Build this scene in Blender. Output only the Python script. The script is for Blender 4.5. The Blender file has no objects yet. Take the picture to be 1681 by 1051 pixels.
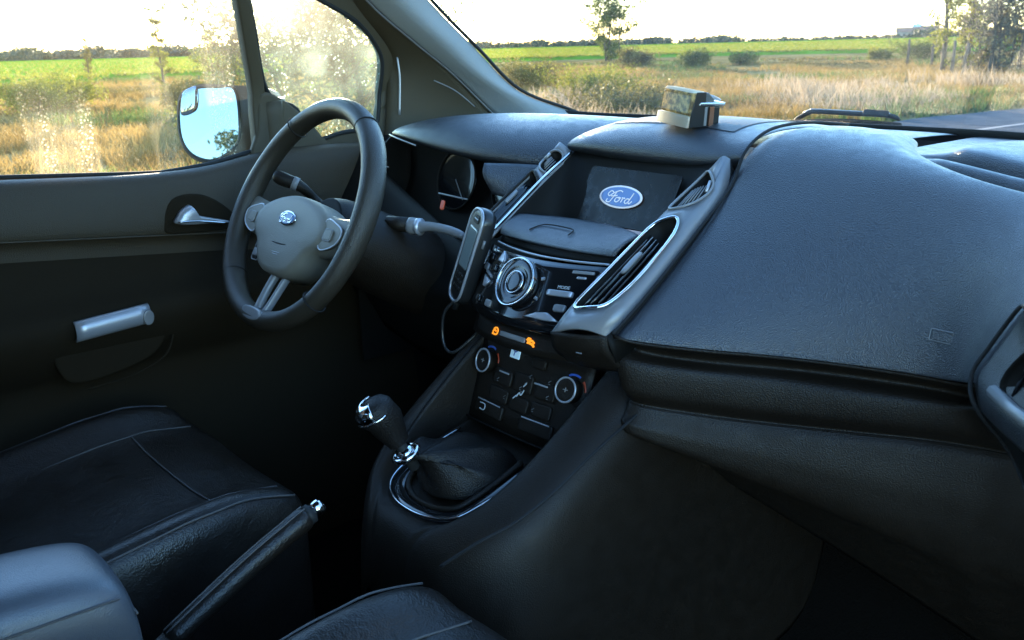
import bpy, bmesh, math, random
import numpy as np
from mathutils import Vector, Matrix, geometry
R = math.radians
random.seed(7); rng = np.random.default_rng(11)
SC = bpy.context.scene
COL = SC.collection

# ------------------------------------------------------------------ camera, sky, sun, exposure
cam_d = bpy.data.cameras.new('camera'); cam = bpy.data.objects.new('camera', cam_d); COL.objects.link(cam)
SC.camera = cam
YAW, PITCH, ROLL, FPX = R(49.76), R(16.21), R(-1.47), 1546.0
_f = Vector((-math.sin(YAW)*math.cos(PITCH), math.cos(YAW)*math.cos(PITCH), -math.sin(PITCH)))
_r = Vector((math.cos(YAW), math.sin(YAW), 0)); _u = _r.cross(_f)
_r2 = _r*math.cos(ROLL) + _u*math.sin(ROLL); _u2 = -_r*math.sin(ROLL) + _u*math.cos(ROLL)
CAM = Vector((.916, -.672, .987))
m = Matrix((_r2, _u2, -_f)).transposed().to_4x4(); m.translation = CAM
cam.matrix_world = m
cam_d.sensor_width = 36.0; cam_d.lens = 36.0*FPX/1681.0
cam_d.dof.use_dof = True; cam_d.dof.focus_distance = 1.35; cam_d.dof.aperture_fstop = 14.0
cam_d.clip_start = .02; cam_d.clip_end = 4000

SUN_AZ, SUN_EL = R(62.0), R(7.5)       # azimuth measured left of straight ahead
world = bpy.data.worlds.new('World'); SC.world = world; world.use_nodes = True
wn = world.node_tree.nodes; wl = world.node_tree.links
sky = wn.new('ShaderNodeTexSky'); sky.sky_type = 'NISHITA'; sky.sun_disc = False
sky.sun_elevation = SUN_EL; sky.sun_rotation = -SUN_AZ
sky.air_density = 1.0; sky.dust_density = .15; sky.ozone_density = 3.2
wl.new(sky.outputs[0], wn['Background'].inputs[0]); wn['Background'].inputs[1].default_value = .15
sun_d = bpy.data.lights.new('sun', 'SUN'); sun = bpy.data.objects.new('sun', sun_d); COL.objects.link(sun)
sun_d.energy = 2.0; sun_d.angle = R(.6); sun_d.color = (1.0, .77, .50)
sun_dir = Vector((-math.sin(SUN_AZ)*math.cos(SUN_EL), math.cos(SUN_AZ)*math.cos(SUN_EL), math.sin(SUN_EL)))
sun.rotation_euler = sun_dir.to_track_quat('Z', 'Y').to_euler(); sun.location = (0, 0, 30)
vs = SC.view_settings
vs.view_transform = 'Standard'; vs.look = 'None'; vs.exposure = 3.6; vs.gamma = 1.0; vs.use_curve_mapping = False
SC.cycles.max_bounces = 10; SC.cycles.transparent_max_bounces = 24; SC.cycles.diffuse_bounces = 5
SC.cycles.caustics_reflective = False; SC.cycles.caustics_refractive = False
SC.cycles.use_denoising = True

# ------------------------------------------------------------------ materials
def new_mat(name):
    m = bpy.data.materials.new(name); m.use_nodes = True
    return m, m.node_tree.nodes, m.node_tree.links, m.node_tree.nodes['Principled BSDF']
def mat(name, col, rough=.5, metal=0., bump=0., bscale=600., var=0., vscale=8., spec=.5, coat=0., emis=None, es=0., stretch=None, rvar=0., crease=0.):
    m, n, l, b = new_mat(name)
    b.inputs['Base Color'].default_value = (*col, 1); b.inputs['Roughness'].default_value = rough
    b.inputs['Metallic'].default_value = metal; b.inputs['Specular IOR Level'].default_value = spec
    b.inputs['Coat Weight'].default_value = coat
    if emis: b.inputs['Emission Color'].default_value = (*emis, 1); b.inputs['Emission Strength'].default_value = es
    g = n.new('ShaderNodeNewGeometry'); src = g.outputs['Position']
    if stretch:
        mp = n.new('ShaderNodeMapping'); mp.inputs['Scale'].default_value = stretch; l.new(src, mp.inputs[0]); src = mp.outputs[0]
    if var or rvar:
        t = n.new('ShaderNodeTexNoise'); t.inputs['Scale'].default_value = vscale; t.inputs['Detail'].default_value = 6; l.new(src, t.inputs['Vector'])
    if var:
        mr = n.new('ShaderNodeMapRange'); mr.inputs[1].default_value = .3; mr.inputs[2].default_value = .7
        mr.inputs[3].default_value = 1-var; mr.inputs[4].default_value = 1+var; l.new(t.outputs[0], mr.inputs[0])
        hs = n.new('ShaderNodeHueSaturation'); hs.inputs['Color'].default_value = (*col, 1); l.new(mr.outputs[0], hs.inputs['Value'])
        l.new(hs.outputs[0], b.inputs['Base Color'])
    if rvar:
        mr = n.new('ShaderNodeMapRange'); mr.inputs[1].default_value = .3; mr.inputs[2].default_value = .7
        mr.inputs[3].default_value = rough-rvar; mr.inputs[4].default_value = rough+rvar; l.new(t.outputs[0], mr.inputs[0]); l.new(mr.outputs[0], b.inputs['Roughness'])
    if bump:
        t2 = n.new('ShaderNodeTexVoronoi'); t2.inputs['Scale'].default_value = bscale; l.new(src, t2.inputs['Vector'])
        bp = n.new('ShaderNodeBump'); bp.inputs['Strength'].default_value = bump; bp.inputs['Distance'].default_value = .001
        l.new(t2.outputs['Distance'], bp.inputs['Height']); l.new(bp.outputs[0], b.inputs['Normal'])
        if crease:      # soft wrinkles in the hide
            t3 = n.new('ShaderNodeTexNoise'); t3.inputs['Scale'].default_value = 38; t3.inputs['Detail'].default_value = 5; t3.inputs['Distortion'].default_value = 1.6; l.new(src, t3.inputs['Vector'])
            b3 = n.new('ShaderNodeBump'); b3.inputs['Strength'].default_value = crease; b3.inputs['Distance'].default_value = .006; l.new(t3.outputs[0], b3.inputs['Height']); l.new(b3.outputs[0], bp.inputs['Normal'])
    return m
def leaf_mat(name, c1, c2, trans=.5, scale=3., rough=.6):
    m, n, l, b = new_mat(name)
    g = n.new('ShaderNodeNewGeometry'); t = n.new('ShaderNodeTexNoise'); t.inputs['Scale'].default_value = scale; t.inputs['Detail'].default_value = 4
    l.new(g.outputs['Position'], t.inputs['Vector'])
    cr = n.new('ShaderNodeValToRGB'); cr.color_ramp.elements[0].position = .35; cr.color_ramp.elements[1].position = .65
    cr.color_ramp.elements[0].color = (*c1, 1); cr.color_ramp.elements[1].color = (*c2, 1); l.new(t.outputs[0], cr.inputs[0])
    l.new(cr.outputs[0], b.inputs['Base Color']); b.inputs['Roughness'].default_value = rough; b.inputs['Specular IOR Level'].default_value = .25
    tr = n.new('ShaderNodeBsdfTranslucent'); l.new(cr.outputs[0], tr.inputs[0])
    mx = n.new('ShaderNodeMixShader'); mx.inputs[0].default_value = trans; l.new(b.outputs[0], mx.inputs[1]); l.new(tr.outputs[0], mx.inputs[2])
    l.new(mx.outputs[0], n['Material Output'].inputs[0]); return m
def ramp_ground(name, stops, scale, bump=.6, detail=8, stretch=(1, 1, 1)):
    m, n, l, b = new_mat(name)
    g = n.new('ShaderNodeNewGeometry'); mp = n.new('ShaderNodeMapping'); mp.inputs['Scale'].default_value = stretch; l.new(g.outputs['Position'], mp.inputs[0])
    t = n.new('ShaderNodeTexNoise'); t.inputs['Scale'].default_value = scale; t.inputs['Detail'].default_value = detail; t.inputs['Roughness'].default_value = .65
    l.new(mp.outputs[0], t.inputs['Vector'])
    cr = n.new('ShaderNodeValToRGB'); el = cr.color_ramp.elements
    while len(el) < len(stops): el.new(.5)
    for e, (p, c) in zip(el, stops): e.position = p; e.color = (*c, 1)
    l.new(t.outputs[0], cr.inputs[0]); l.new(cr.outputs[0], b.inputs['Base Color']); b.inputs['Roughness'].default_value = 1.; b.inputs['Specular IOR Level'].default_value = 0.
    bp = n.new('ShaderNodeBump'); bp.inputs['Strength'].default_value = bump; bp.inputs['Distance'].default_value = .05
    t2 = n.new('ShaderNodeTexNoise'); t2.inputs['Scale'].default_value = scale*6; t2.inputs['Detail'].default_value = 6; l.new(mp.outputs[0], t2.inputs['Vector'])
    l.new(t2.outputs[0], bp.inputs['Height']); l.new(bp.outputs[0], b.inputs['Normal']); return m
def glass_mat(name, tint, dust, dust_scale=30., specks=0., streaks=(), refl=1.0, dcol=(.8, .82, .68), film=0., frough=.5):
    """a real pane: clear film + mirror reflection + dried dust that scatters light"""
    m, n, l, b = new_mat(name); n.remove(b)
    g = n.new('ShaderNodeNewGeometry'); pos = g.outputs['Position']
    tp = n.new('ShaderNodeBsdfTransparent'); tp.inputs[0].default_value = (*tint, 1)
    gl = n.new('ShaderNodeBsdfGlossy'); gl.inputs['Roughness'].default_value = .02
    fr = n.new('ShaderNodeFresnel'); fr.inputs[0].default_value = 1.45
    fm = n.new('ShaderNodeMath'); fm.operation = 'MULTIPLY'; fm.inputs[1].default_value = refl; l.new(fr.outputs[0], fm.inputs[0])
    mx = n.new('ShaderNodeMixShader'); l.new(fm.outputs[0], mx.inputs[0]); l.new(tp.outputs[0], mx.inputs[1]); l.new(gl.outputs[0], mx.inputs[2])
    df = n.new('ShaderNodeBsdfDiffuse'); df.inputs[0].default_value = (*dcol, 1)
    tl = n.new('ShaderNodeBsdfTranslucent'); tl.inputs[0].default_value = (*dcol, 1)
    dd = n.new('ShaderNodeMixShader'); dd.inputs[0].default_value = .75; l.new(df.outputs[0], dd.inputs[1]); l.new(tl.outputs[0], dd.inputs[2])
    t = n.new('ShaderNodeTexNoise'); t.inputs['Scale'].default_value = dust_scale; t.inputs['Detail'].default_value = 8; l.new(pos, t.inputs['Vector'])
    mr = n.new('ShaderNodeMapRange'); mr.inputs[1].default_value = .35; mr.inputs[2].default_value = .75; mr.inputs[3].default_value = dust*.4; mr.inputs[4].default_value = dust*1.6
    l.new(t.outputs[0], mr.inputs[0]); fac = mr.outputs[0]
    def add(a, bb, op='ADD', clamp=True):
        x = n.new('ShaderNodeMath'); x.operation = op; x.use_clamp = clamp
        for i, v in enumerate((a, bb)):
            if isinstance(v, (int, float)): x.inputs[i].default_value = v
            else: l.new(v, x.inputs[i])
        return x.outputs[0]
    def ramp(v, a, bb, lo=0., hi=1.):
        x = n.new('ShaderNodeMapRange'); x.inputs[1].default_value = a; x.inputs[2].default_value = bb; x.inputs[3].default_value = lo; x.inputs[4].default_value = hi
        l.new(v, x.inputs[0]); return x.outputs[0]
    if specks:
        v = n.new('ShaderNodeTexVoronoi'); v.inputs['Scale'].default_value = 130; l.new(pos, v.inputs['Vector'])
        vn = n.new('ShaderNodeTexNoise'); vn.inputs['Scale'].default_value = 22; l.new(pos, vn.inputs['Vector'])
        sp = add(ramp(v.outputs['Distance'], .34, .2), ramp(vn.outputs[0], .5, .62), 'MULTIPLY'); fac = add(fac, add(sp, specks, 'MULTIPLY'))
        w = n.new('ShaderNodeTexNoise'); w.inputs['Scale'].default_value = 9; w.inputs['Detail'].default_value = 9; w.inputs['Distortion'].default_value = 1.2; l.new(pos, w.inputs['Vector'])
        fac = add(fac, ramp(w.outputs[0], .55, .75, 0, specks*.5))
    if streaks:
        sep = n.new('ShaderNodeSeparateXYZ'); l.new(pos, sep.inputs[0])
        wob = n.new('ShaderNodeTexNoise'); wob.inputs['Scale'].default_value = 60; l.new(pos, wob.inputs['Vector'])
        yy = add(add(sep.outputs[1], add(wob.outputs[0], .008, 'MULTIPLY'), 'ADD', False), add(add(sep.outputs[2], -.8, 'ADD', False), .16, 'MULTIPLY', False), 'ADD', False)
        mp = n.new('ShaderNodeMapping'); mp.inputs['Scale'].default_value = (1, 320, 14); l.new(pos, mp.inputs[0])
        st = n.new('ShaderNodeTexNoise'); st.inputs['Scale'].default_value = 1; st.inputs['Detail'].default_value = 3; l.new(mp.outputs[0], st.inputs['Vector'])
        dv = n.new('ShaderNodeTexVoronoi'); dv.inputs['Scale'].default_value = 185; l.new(pos, dv.inputs['Vector'])
        mp2 = n.new('ShaderNodeMapping'); mp2.inputs['Scale'].default_value = (1, 46, 3); l.new(pos, mp2.inputs[0])
        dn = n.new('ShaderNodeTexNoise'); dn.inputs['Scale'].default_value = 1; dn.inputs['Detail'].default_value = 2; l.new(mp2.outputs[0], dn.inputs['Vector'])
        drops = add(ramp(dv.outputs['Distance'], .42, .25), ramp(dn.outputs[0], .45, .6), 'MULTIPLY')
        tot = None
        for (y0, y1, s, ztop) in streaks:
            band = add(ramp(yy, y0-.003, y0+.006), ramp(yy, y1+.003, y1-.006), 'MULTIPLY')
            band = add(band, ramp(sep.outputs[2], ztop+.02, ztop-.06), 'MULTIPLY')
            body = add(ramp(st.outputs[0], .3, .7, .15*s, .45*s), add(drops, 1.2*s, 'MULTIPLY'))
            x = add(band, body, 'MULTIPLY'); tot = x if tot is None else add(tot, x)
        fac = add(fac, tot)
    mo = n.new('ShaderNodeMixShader'); l.new(fac, mo.inputs[0]); l.new(mx.outputs[0], mo.inputs[1]); l.new(dd.outputs[0], mo.inputs[2])
    out = mo.outputs[0]
    if film:      # added film imitating sun glare: scatters forward, glows round the low sun
        rm = n.new('ShaderNodeMixShader'); rm.inputs[0].default_value = .5
        for i, ior in enumerate((1.12, 1/1.12)):
            rf = n.new('ShaderNodeBsdfRefraction'); rf.inputs['IOR'].default_value = ior; rf.inputs['Roughness'].default_value = frough; rf.inputs[0].default_value = (1, 1, 1, 1); l.new(rf.outputs[0], rm.inputs[1+i])
        m2 = n.new('ShaderNodeMixShader'); m2.inputs[0].default_value = film; l.new(out, m2.inputs[1]); l.new(rm.outputs[0], m2.inputs[2]); out = m2.outputs[0]
    l.new(out, n['Material Output'].inputs[0]); return m

M = {}
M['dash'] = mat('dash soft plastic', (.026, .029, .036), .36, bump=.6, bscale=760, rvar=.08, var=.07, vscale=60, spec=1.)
M['dash_shaded'] = mat('dash plastic shaded', (.0125, .0085, .0055), .5, bump=.4, bscale=620, spec=.28, rvar=.06, var=.06, vscale=40)  # darker copy of the dash plastic, lower cabin shade put into its colour
M['dark'] = mat('dark recess plastic', (.008, .007, .006), .6, spec=.15)
M['seam'] = mat('seam dark rubber', (.006, .006, .007), .8)  # plain near-black for joints, seams and creases
M['gloss'] = mat('gloss black plastic', (.008, .008, .009), .12, coat=.4)
M['screen'] = mat('display glass', (.008, .007, .006), .3, rvar=.1, vscale=60, spec=.3)
M['silver'] = mat('satin silver plastic', (.46, .46, .49), .33, metal=.5, rvar=.05, vscale=60)
M['trim'] = mat('grey trim plastic', (.24, .235, .24), .36, metal=.15, rvar=.04, vscale=40)
M['chrome'] = mat('chrome', (.75, .76, .78), .1, metal=1.)
M['leather'] = mat('black leather', (.0135, .0098, .0075), .40, bump=.35, bscale=420, rvar=.10, vscale=14, spec=.42, crease=.22)
M['leather_w'] = mat('wheel leather', (.038, .030, .021), .38, bump=.5, bscale=700)
M['hubgrey'] = mat('wheel hub grey', (.20, .18, .145), .5, bump=.4, bscale=900)
M['leather_lit'] = mat('armrest vinyl', (.075, .080, .092), .33, bump=.3, bscale=700, spec=.8)  # lightened, bluish base puts sky light on the leather into the colour
M['thread'] = mat('grey thread', (.09, .08, .075), .7)
M['boot'] = mat('soft black leather', (.009, .007, .0058), .5, bump=.6, bscale=500, spec=.3)
M['door'] = mat('door trim plastic', (.046, .031, .015), .6, bump=.5, bscale=620)
M['door_mid'] = mat('door insert fabric', (.021, .014, .0068), .8, bump=.5, bscale=1500, spec=.15)
M['pillar'] = mat('pillar fabric grey', (.36, .38, .39), .8, bump=.4, bscale=1500)
M['pillar_dark'] = mat('pillar dark plastic', (.070, .052, .028), .6, bump=.3, bscale=900)
M['roof'] = mat('headliner', (.10, .10, .10), .9)
M['carpet'] = mat('carpet', (.0065, .005, .0038), .95, bump=.8, bscale=300, spec=.05)
M['rubber'] = mat('black rubber', (.012, .012, .012), .7)
M['paint'] = mat('white car paint', (.72, .72, .72), .25, coat=.8)
M['orange'] = mat('orange warning print', (.9, .28, .02), .4, emis=(1., .33, .02), es=.085)
M['lightprint'] = mat('white print', (.6, .62, .65), .5)
M['bluesign'] = mat('pale blue lit sign', (.45, .68, .85), .3, emis=(.4, .68, .9), es=.03)
M['blueprint'] = mat('blue print', (.05, .12, .5), .4)
M['redprint'] = mat('red print', (.45, .06, .02), .4)
M['redglow'] = mat('red warning light', (.4, .08, .04), .4, emis=(.9, .16, .06), es=.012)
M['ovalblue'] = mat('emblem blue', (.06, .14, .34), .3, emis=(.12, .28, .65), es=.028)
M['ovalwhite'] = mat('emblem white', (.7, .72, .75), .3, emis=(.85, .9, 1.), es=.022)
M['badgeblue'] = mat('badge blue', (.10, .2, .42), .25)
M['phonebody'] = mat('handset black plastic', (.016, .016, .016), .3)
M['phoneglass'] = mat('handset display', (.22, .25, .24), .12)
M['mirror'] = mat('mirror silver', (.27, .33, .355), .01, metal=1.)
M['amber'] = None
def translucent(name, c, fac, rough=.25, c2=None, sc=60):
    m, n, l, b = new_mat(name)
    b.inputs['Base Color'].default_value = (*c, 1); b.inputs['Roughness'].default_value = rough
    tr = n.new('ShaderNodeBsdfTranslucent'); tr.inputs[0].default_value = (*c, 1)
    if c2:
        g = n.new('ShaderNodeNewGeometry'); t = n.new('ShaderNodeTexNoise'); t.inputs['Scale'].default_value = sc; t.inputs['Detail'].default_value = 6; l.new(g.outputs['Position'], t.inputs['Vector'])
        cr = n.new('ShaderNodeValToRGB'); cr.color_ramp.elements[0].position = .4; cr.color_ramp.elements[1].position = .62
        cr.color_ramp.elements[0].color = (*c, 1); cr.color_ramp.elements[1].color = (*c2, 1); l.new(t.outputs[0], cr.inputs[0]); l.new(cr.outputs[0], b.inputs['Base Color']); l.new(cr.outputs[0], tr.inputs[0])
    mx = n.new('ShaderNodeMixShader'); mx.inputs[0].default_value = fac; l.new(b.outputs[0], mx.inputs[1]); l.new(tr.outputs[0], mx.inputs[2]); l.new(mx.outputs[0], n['Material Output'].inputs[0]); return m
M['amber'] = translucent('amber plastic with glints', (.30, .25, .17), .6, .15, (.92, .72, .34), 150)  # paler noise flecks paint amber glints into the colour
M['cream'] = translucent('cream plastic', (.95, .92, .82), .8, .35)
M['windscreen'] = glass_mat('windscreen glass', (.93, .97, .95), .004, 6, refl=.25, film=.006, frough=.95)
M['sideglass'] = glass_mat('wet side glass', (.93, .96, .94), .02, 12, specks=.0, refl=.6, dcol=(.8, .72, .5),
                           streaks=((-.262, -.155, .30, .935), (-.066, -.016, .22, .99), (.045, .105, .30, 1.0)), film=.006, frough=.95)
M['quarterglass'] = glass_mat('dusty quarter glass', (.74, .88, .80), .10, 18, specks=.40, refl=.5, dcol=(.62, .76, .60), film=.0045, frough=.95)
M['asphalt'] = ramp_ground('asphalt', [(.3, (.10, .105, .115)), (.7, (.16, .16, .165))], 3, .25)
M['ground'] = ramp_ground('dry grassland', [(.3, (.10, .10, .035)), (.5, (.26, .19, .075)), (.7, (.36, .27, .12))], .25, .8)
M['field'] = ramp_ground('green crop', [(.3, (.10, .20, .015)), (.7, (.20, .34, .03))], .12, .8, stretch=(1, .3, 1))
M['cropedge'] = ramp_ground('crop edge', [(.3, (.05, .08, .02)), (.7, (.12, .13, .04))], .8)
M['bark'] = mat('bark', (.10, .075, .05), .9, var=.3, vscale=3)
M['leafA'] = leaf_mat('leaf green', (.065, .09, .016), (.16, .18, .035), .5, 1.2)
M['leafB'] = leaf_mat('leaf olive', (.10, .09, .025), (.21, .17, .045), .45, 1.)
M['leafC'] = leaf_mat('leaf yellow green', (.13, .15, .02), (.26, .25, .04), .55, 1.)
M['leafD'] = leaf_mat('leaf grey brown', (.11, .095, .055), (.20, .17, .10), .4, 1.)
M['leafE'] = leaf_mat('leaf dark teal', (.035, .06, .03), (.09, .13, .055), .45, 2.)
M['grass_dry'] = leaf_mat('straw grass', (.19, .12, .035), (.38, .25, .085), .5, .35)
M['grass_pale'] = leaf_mat('pale seed grass', (.28, .20, .12), (.42, .33, .23), .5, .7)
M['grass_green'] = leaf_mat('green grass', (.06, .10, .03), (.16, .20, .05), .5, .6)
M['weed'] = leaf_mat('weed leaves', (.10, .085, .03), (.22, .16, .05), .45, .4)
M['farwood'] = leaf_mat('far wood leaves', (.05, .065, .05), (.10, .11, .07), .3, .03)
M['wall'] = mat('pale render', (.34, .28, .24), .9)
M['rooftile'] = mat('roof tile', (.30, .16, .11), .8)
M['window'] = mat('window dark glass', (.05, .06, .07), .2)
M['post'] = mat('weathered post', (.10, .08, .06), .9)

# ------------------------------------------------------------------ builders
def thing(name, label, cat, loc=(0, 0, 0), group=None):
    o = bpy.data.objects.new(name, None); COL.objects.link(o); o.location = loc; o.empty_display_size = .05
    o['label'] = label; o['category'] = cat
    if group: o['group'] = group
    return o
def tag(o, label, cat, group=None):
    o['label'] = label; o['category'] = cat
    if group: o['group'] = group
    return o
def obj(name, verts, faces, material, parent=None, smooth=True, sub=0, solid=0., bevel=0., angle=None, edges=(), offset=-1., label=None):
    me = bpy.data.meshes.new(name); me.from_pydata([tuple(v) for v in verts], list(edges), faces); me.update()
    bm = bmesh.new(); bm.from_mesh(me); bmesh.ops.remove_doubles(bm, verts=bm.verts, dist=1e-6); bmesh.ops.recalc_face_normals(bm, faces=bm.faces); bm.to_mesh(me); bm.free()
    o = bpy.data.objects.new(name, me); COL.objects.link(o)
    if isinstance(material, str): material = M[material]
    me.materials.append(material)
    for p in me.polygons: p.use_smooth = smooth
    if parent is not None:
        o.parent = parent      # part meshes are in scene coordinates
        if parent.type == 'EMPTY': o.matrix_parent_inverse = Matrix.Translation(-parent.location)
    if solid:
        ref = Vector((.3, -.45, .95)); acc = 0.
        for p in me.polygons: acc += p.area*p.normal.dot((ref-p.center).normalized())
        if acc < 0: me.flip_normals()
        md = o.modifiers.new('s', 'SOLIDIFY'); md.thickness = solid; md.offset = offset
    if bevel:
        md = o.modifiers.new('b', 'BEVEL'); md.width = bevel; md.segments = 3; md.limit_method = 'ANGLE'; md.angle_limit = R(40)
    if sub:
        md = o.modifiers.new('u', 'SUBSURF'); md.levels = sub; md.render_levels = sub
    if label: o['label'] = label
    return o
def grid(rows, closed_u=False, closed_v=False):
    nr, nc = len(rows), len(rows[0]); V = [p for r in rows for p in r]; F = []
    for i in range(nr if closed_u else nr-1):
        for j in range(nc if closed_v else nc-1):
            a = i*nc+j; b = i*nc+(j+1) % nc; c = ((i+1) % nr)*nc+(j+1) % nc; d = ((i+1) % nr)*nc+j
            F.append((a, b, c, d))
    return V, F
def cr(P, t):
    n = len(P)-1; t = max(0, min(1, t))*n; i = min(int(t), n-1); f = t-i
    p0, p1, p2, p3 = P[max(i-1, 0)], P[i], P[i+1], P[min(i+2, n)]
    return .5*((2*p1)+(p2-p0)*f+(2*p0-5*p1+4*p2-p3)*f*f+(-p0+3*p1-3*p2+p3)*f**3)
def vecs(P): return [Vector(p) for p in P]
def spline(P, n):
    P = vecs(P); return [cr(P, i/(n-1)) for i in range(n)]
def loft(curves, nu, nv):
    C = [spline(c, nu) for c in curves]
    return grid([[cr([c[i] for c in C], j/(nv-1)) for i in range(nu)] for j in range(nv)])
def tube(path, rad, seg=10, closed=False, cap=True, flat=None):
    P = vecs(path); n = len(P); rads = rad if isinstance(rad, (list, tuple)) else [rad]*n
    V = []; F = []; up = None
    for i in range(n):
        a = P[(i-1) % n] if (closed or i > 0) else P[i]; b = P[(i+1) % n] if (closed or i < n-1) else P[i]
        t = (b-a).normalized()
        if up is None: up = t.orthogonal().normalized()
        up = (up - t*up.dot(t)).normalized(); s = t.cross(up)
        for k in range(seg):
            an = 2*math.pi*k/seg; V.append(P[i]+(up*math.cos(an)+s*math.sin(an))*rads[i])
    for i in range(n if closed else n-1):
        for k in range(seg):
            F.append((i*seg+k, i*seg+(k+1) % seg, ((i+1) % n)*seg+(k+1) % seg, ((i+1) % n)*seg+k))
    if cap and not closed: F.append(tuple(range(seg))); F.append(tuple((n-1)*seg+k for k in range(seg)))
    return V, F
def ribbon(path, widths_dir, w):      # flat strip along path
    P = vecs(path); d = Vector(widths_dir).normalized()*w*.5
    return grid([[p-d, p+d] for p in P])
def join(*parts):
    V = []; F = []
    for v, f in parts:
        o = len(V); V += list(v); F += [tuple(i+o for i in q) for q in f]
    return V, F
def box(c, s, rot=None):
    c = Vector(c); V = [Vector((x*s[0]/2, y*s[1]/2, z*s[2]/2)) for x in (-1, 1) for y in (-1, 1) for z in (-1, 1)]
    if rot: V = [rot @ v for v in V]
    return [c+v for v in V], [(0, 1, 3, 2), (4, 6, 7, 5), (0, 4, 5, 1), (2, 3, 7, 6), (0, 2, 6, 4), (1, 5, 7, 3)]
def frame(o, ux, uy):
    o = Vector(o); ux = Vector(ux).normalized(); uy = Vector(uy); n = ux.cross(uy).normalized(); uy = n.cross(ux)
    f = lambda a, b, c=0.: o+ux*a+uy*b+n*c
    return f
def rr(w, h, r, cx=0, cy=0, n=5):
    out = []
    for (sx, sy, a0) in ((1, 1, 0), (-1, 1, 90), (-1, -1, 180), (1, -1, 270)):
        for k in range(n):
            a = R(a0+90*k/(n-1)); out.append((cx+sx*(w/2-r)+r*math.cos(a), cy+sy*(h/2-r)+r*math.sin(a)))
    return out
def oval(a, b, n=32, cx=0, cy=0): return [(cx+a*math.cos(2*math.pi*k/n), cy+b*math.sin(2*math.pi*k/n)) for k in range(n)]
def smooth_poly(P, n=6):
    P = [Vector((p[0], p[1], 0)) for p in P]; N = len(P); out = []
    for i in range(N):
        q = [P[(i-1) % N], P[i], P[(i+1) % N], P[(i+2) % N]]
        for k in range(n):
            f = k/n; v = .5*((2*q[1])+(q[2]-q[0])*f+(2*q[0]-5*q[1]+4*q[2]-q[3])*f*f+(-q[0]+3*q[1]-3*q[2]+q[3])*f**3); out.append((v.x, v.y))
    return out
def dome(outline, f, h, prof=None, base=0.):
    """raised pad with rounded shoulders over a 2-d outline, mapped by f(a,b,c)"""
    prof = prof or [(1, 0), (1, .55), (.97, .85), (.9, .97), (.7, 1.)]
    cx = sum(p[0] for p in outline)/len(outline); cy = sum(p[1] for p in outline)/len(outline)
    rows = [[f(cx+(x-cx)*s, cy+(y-cy)*s, base+h*t) for (x, y) in outline] for s, t in prof]
    V, F = grid(rows, closed_v=True); n = len(outline)
    V.append(f(cx, cy, base+h*prof[-1][1])); c = len(V)-1; o = (len(prof)-1)*n
    F += [(o+k, o+(k+1) % n, c) for k in range(n)]
    F.append(tuple(range(n))[::-1])
    return V, F
def ring(outline, f, rad, c=0., seg=8): return tube([f(a, b, c) for a, b in outline], rad, seg, closed=True)
def plate(outline, holes, f, c=0.):
    loops = [outline]+list(holes); pts = []; ed = []
    for lp in loops:
        o = len(pts); n = len(lp); pts += [Vector((p[0], p[1])) for p in lp]; ed += [(o+i, o+(i+1) % n) for i in range(n)]
    v, e, fc, *_ = geometry.delaunay_2d_cdt(pts, ed, [], 2, 1e-7)
    def inside(p, lp):
        k = False; n = len(lp)
        for i in range(n):
            x1, y1 = lp[i]; x2, y2 = lp[(i+1) % n]
            if (y1 > p[1]) != (y2 > p[1]) and p[0] < (x2-x1)*(p[1]-y1)/(y2-y1)+x1: k = not k
        return k
    F = []
    for q in fc:
        cx = sum(v[i][0] for i in q)/len(q); cy = sum(v[i][1] for i in q)/len(q)
        if inside((cx, cy), outline) and not any(inside((cx, cy), h) for h in holes): F.append(tuple(q))
    return [f(p[0], p[1], c) for p in v], F
def strokes(lines, f, w, c, h=.0004):
    """flat pen strokes (lettering) as thin raised strips"""
    parts = []
    for ln in lines:
        P = [Vector((p[0], p[1], 0)) for p in ln]
        if len(P) > 2: P = [cr(P, i/(len(P)*5-1)) for i in range(len(P)*5)]
        L = []; Rr = []
        for i, p in enumerate(P):
            t = (P[min(i+1, len(P)-1)]-P[max(i-1, 0)]); t.normalize(); nn = Vector((-t.y, t.x, 0))*w/2
            L.append(p+nn); Rr.append(p-nn)
        rows = [[f(q.x, q.y, c) for q in L], [f(q.x, q.y, c+h) for q in L], [f(q.x, q.y, c+h) for q in Rr], [f(q.x, q.y, c) for q in Rr]]
        parts.append(grid(rows, closed_u=True))
    return join(*parts)
def text(s, f, size, c, cx=0, cy=0, shear=0.):
    cu = bpy.data.curves.new('t', 'FONT'); cu.body = s; cu.size = size; cu.align_x = 'CENTER'; cu.align_y = 'CENTER'; cu.shear = shear; cu.resolution_u = 2
    o = bpy.data.objects.new('t', cu); COL.objects.link(o); bpy.context.view_layer.update()
    me = bpy.data.meshes.new_from_object(o.evaluated_get(bpy.context.evaluated_depsgraph_get()))
    V = [f(cx+v.co.x, cy+v.co.y, c) for v in me.vertices]; F = [tuple(p.vertices) for p in me.polygons]
    bpy.data.objects.remove(o); bpy.data.meshes.remove(me); return V, F
FORD = [[(-.30, .10), (-.42, .16), (-.52, .05), (-.44, -.02), (-.30, .10), (-.10, .20), (.02, .17)],          # F top flourish
        [(-.20, .17), (-.28, -.05), (-.36, -.22), (-.50, -.22), (-.48, -.12)], [(-.38, -.02), (-.22, .0), (-.14, .03)],
        [(-.06, -.04), (-.15, -.06), (-.17, -.16), (-.08, -.19), (.0, -.10), (-.06, -.03), (.04, -.05)],
        [(.08, -.02), (.11, -.05), (.08, -.19)], [(.10, -.08), (.15, -.03), (.20, -.04)],
        [(.38, -.05), (.28, -.04), (.22, -.14), (.28, -.20), (.36, -.13), (.46, .18)], [(.41, .02), (.37, -.14), (.42, -.19), (.50, -.10)]]
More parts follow.
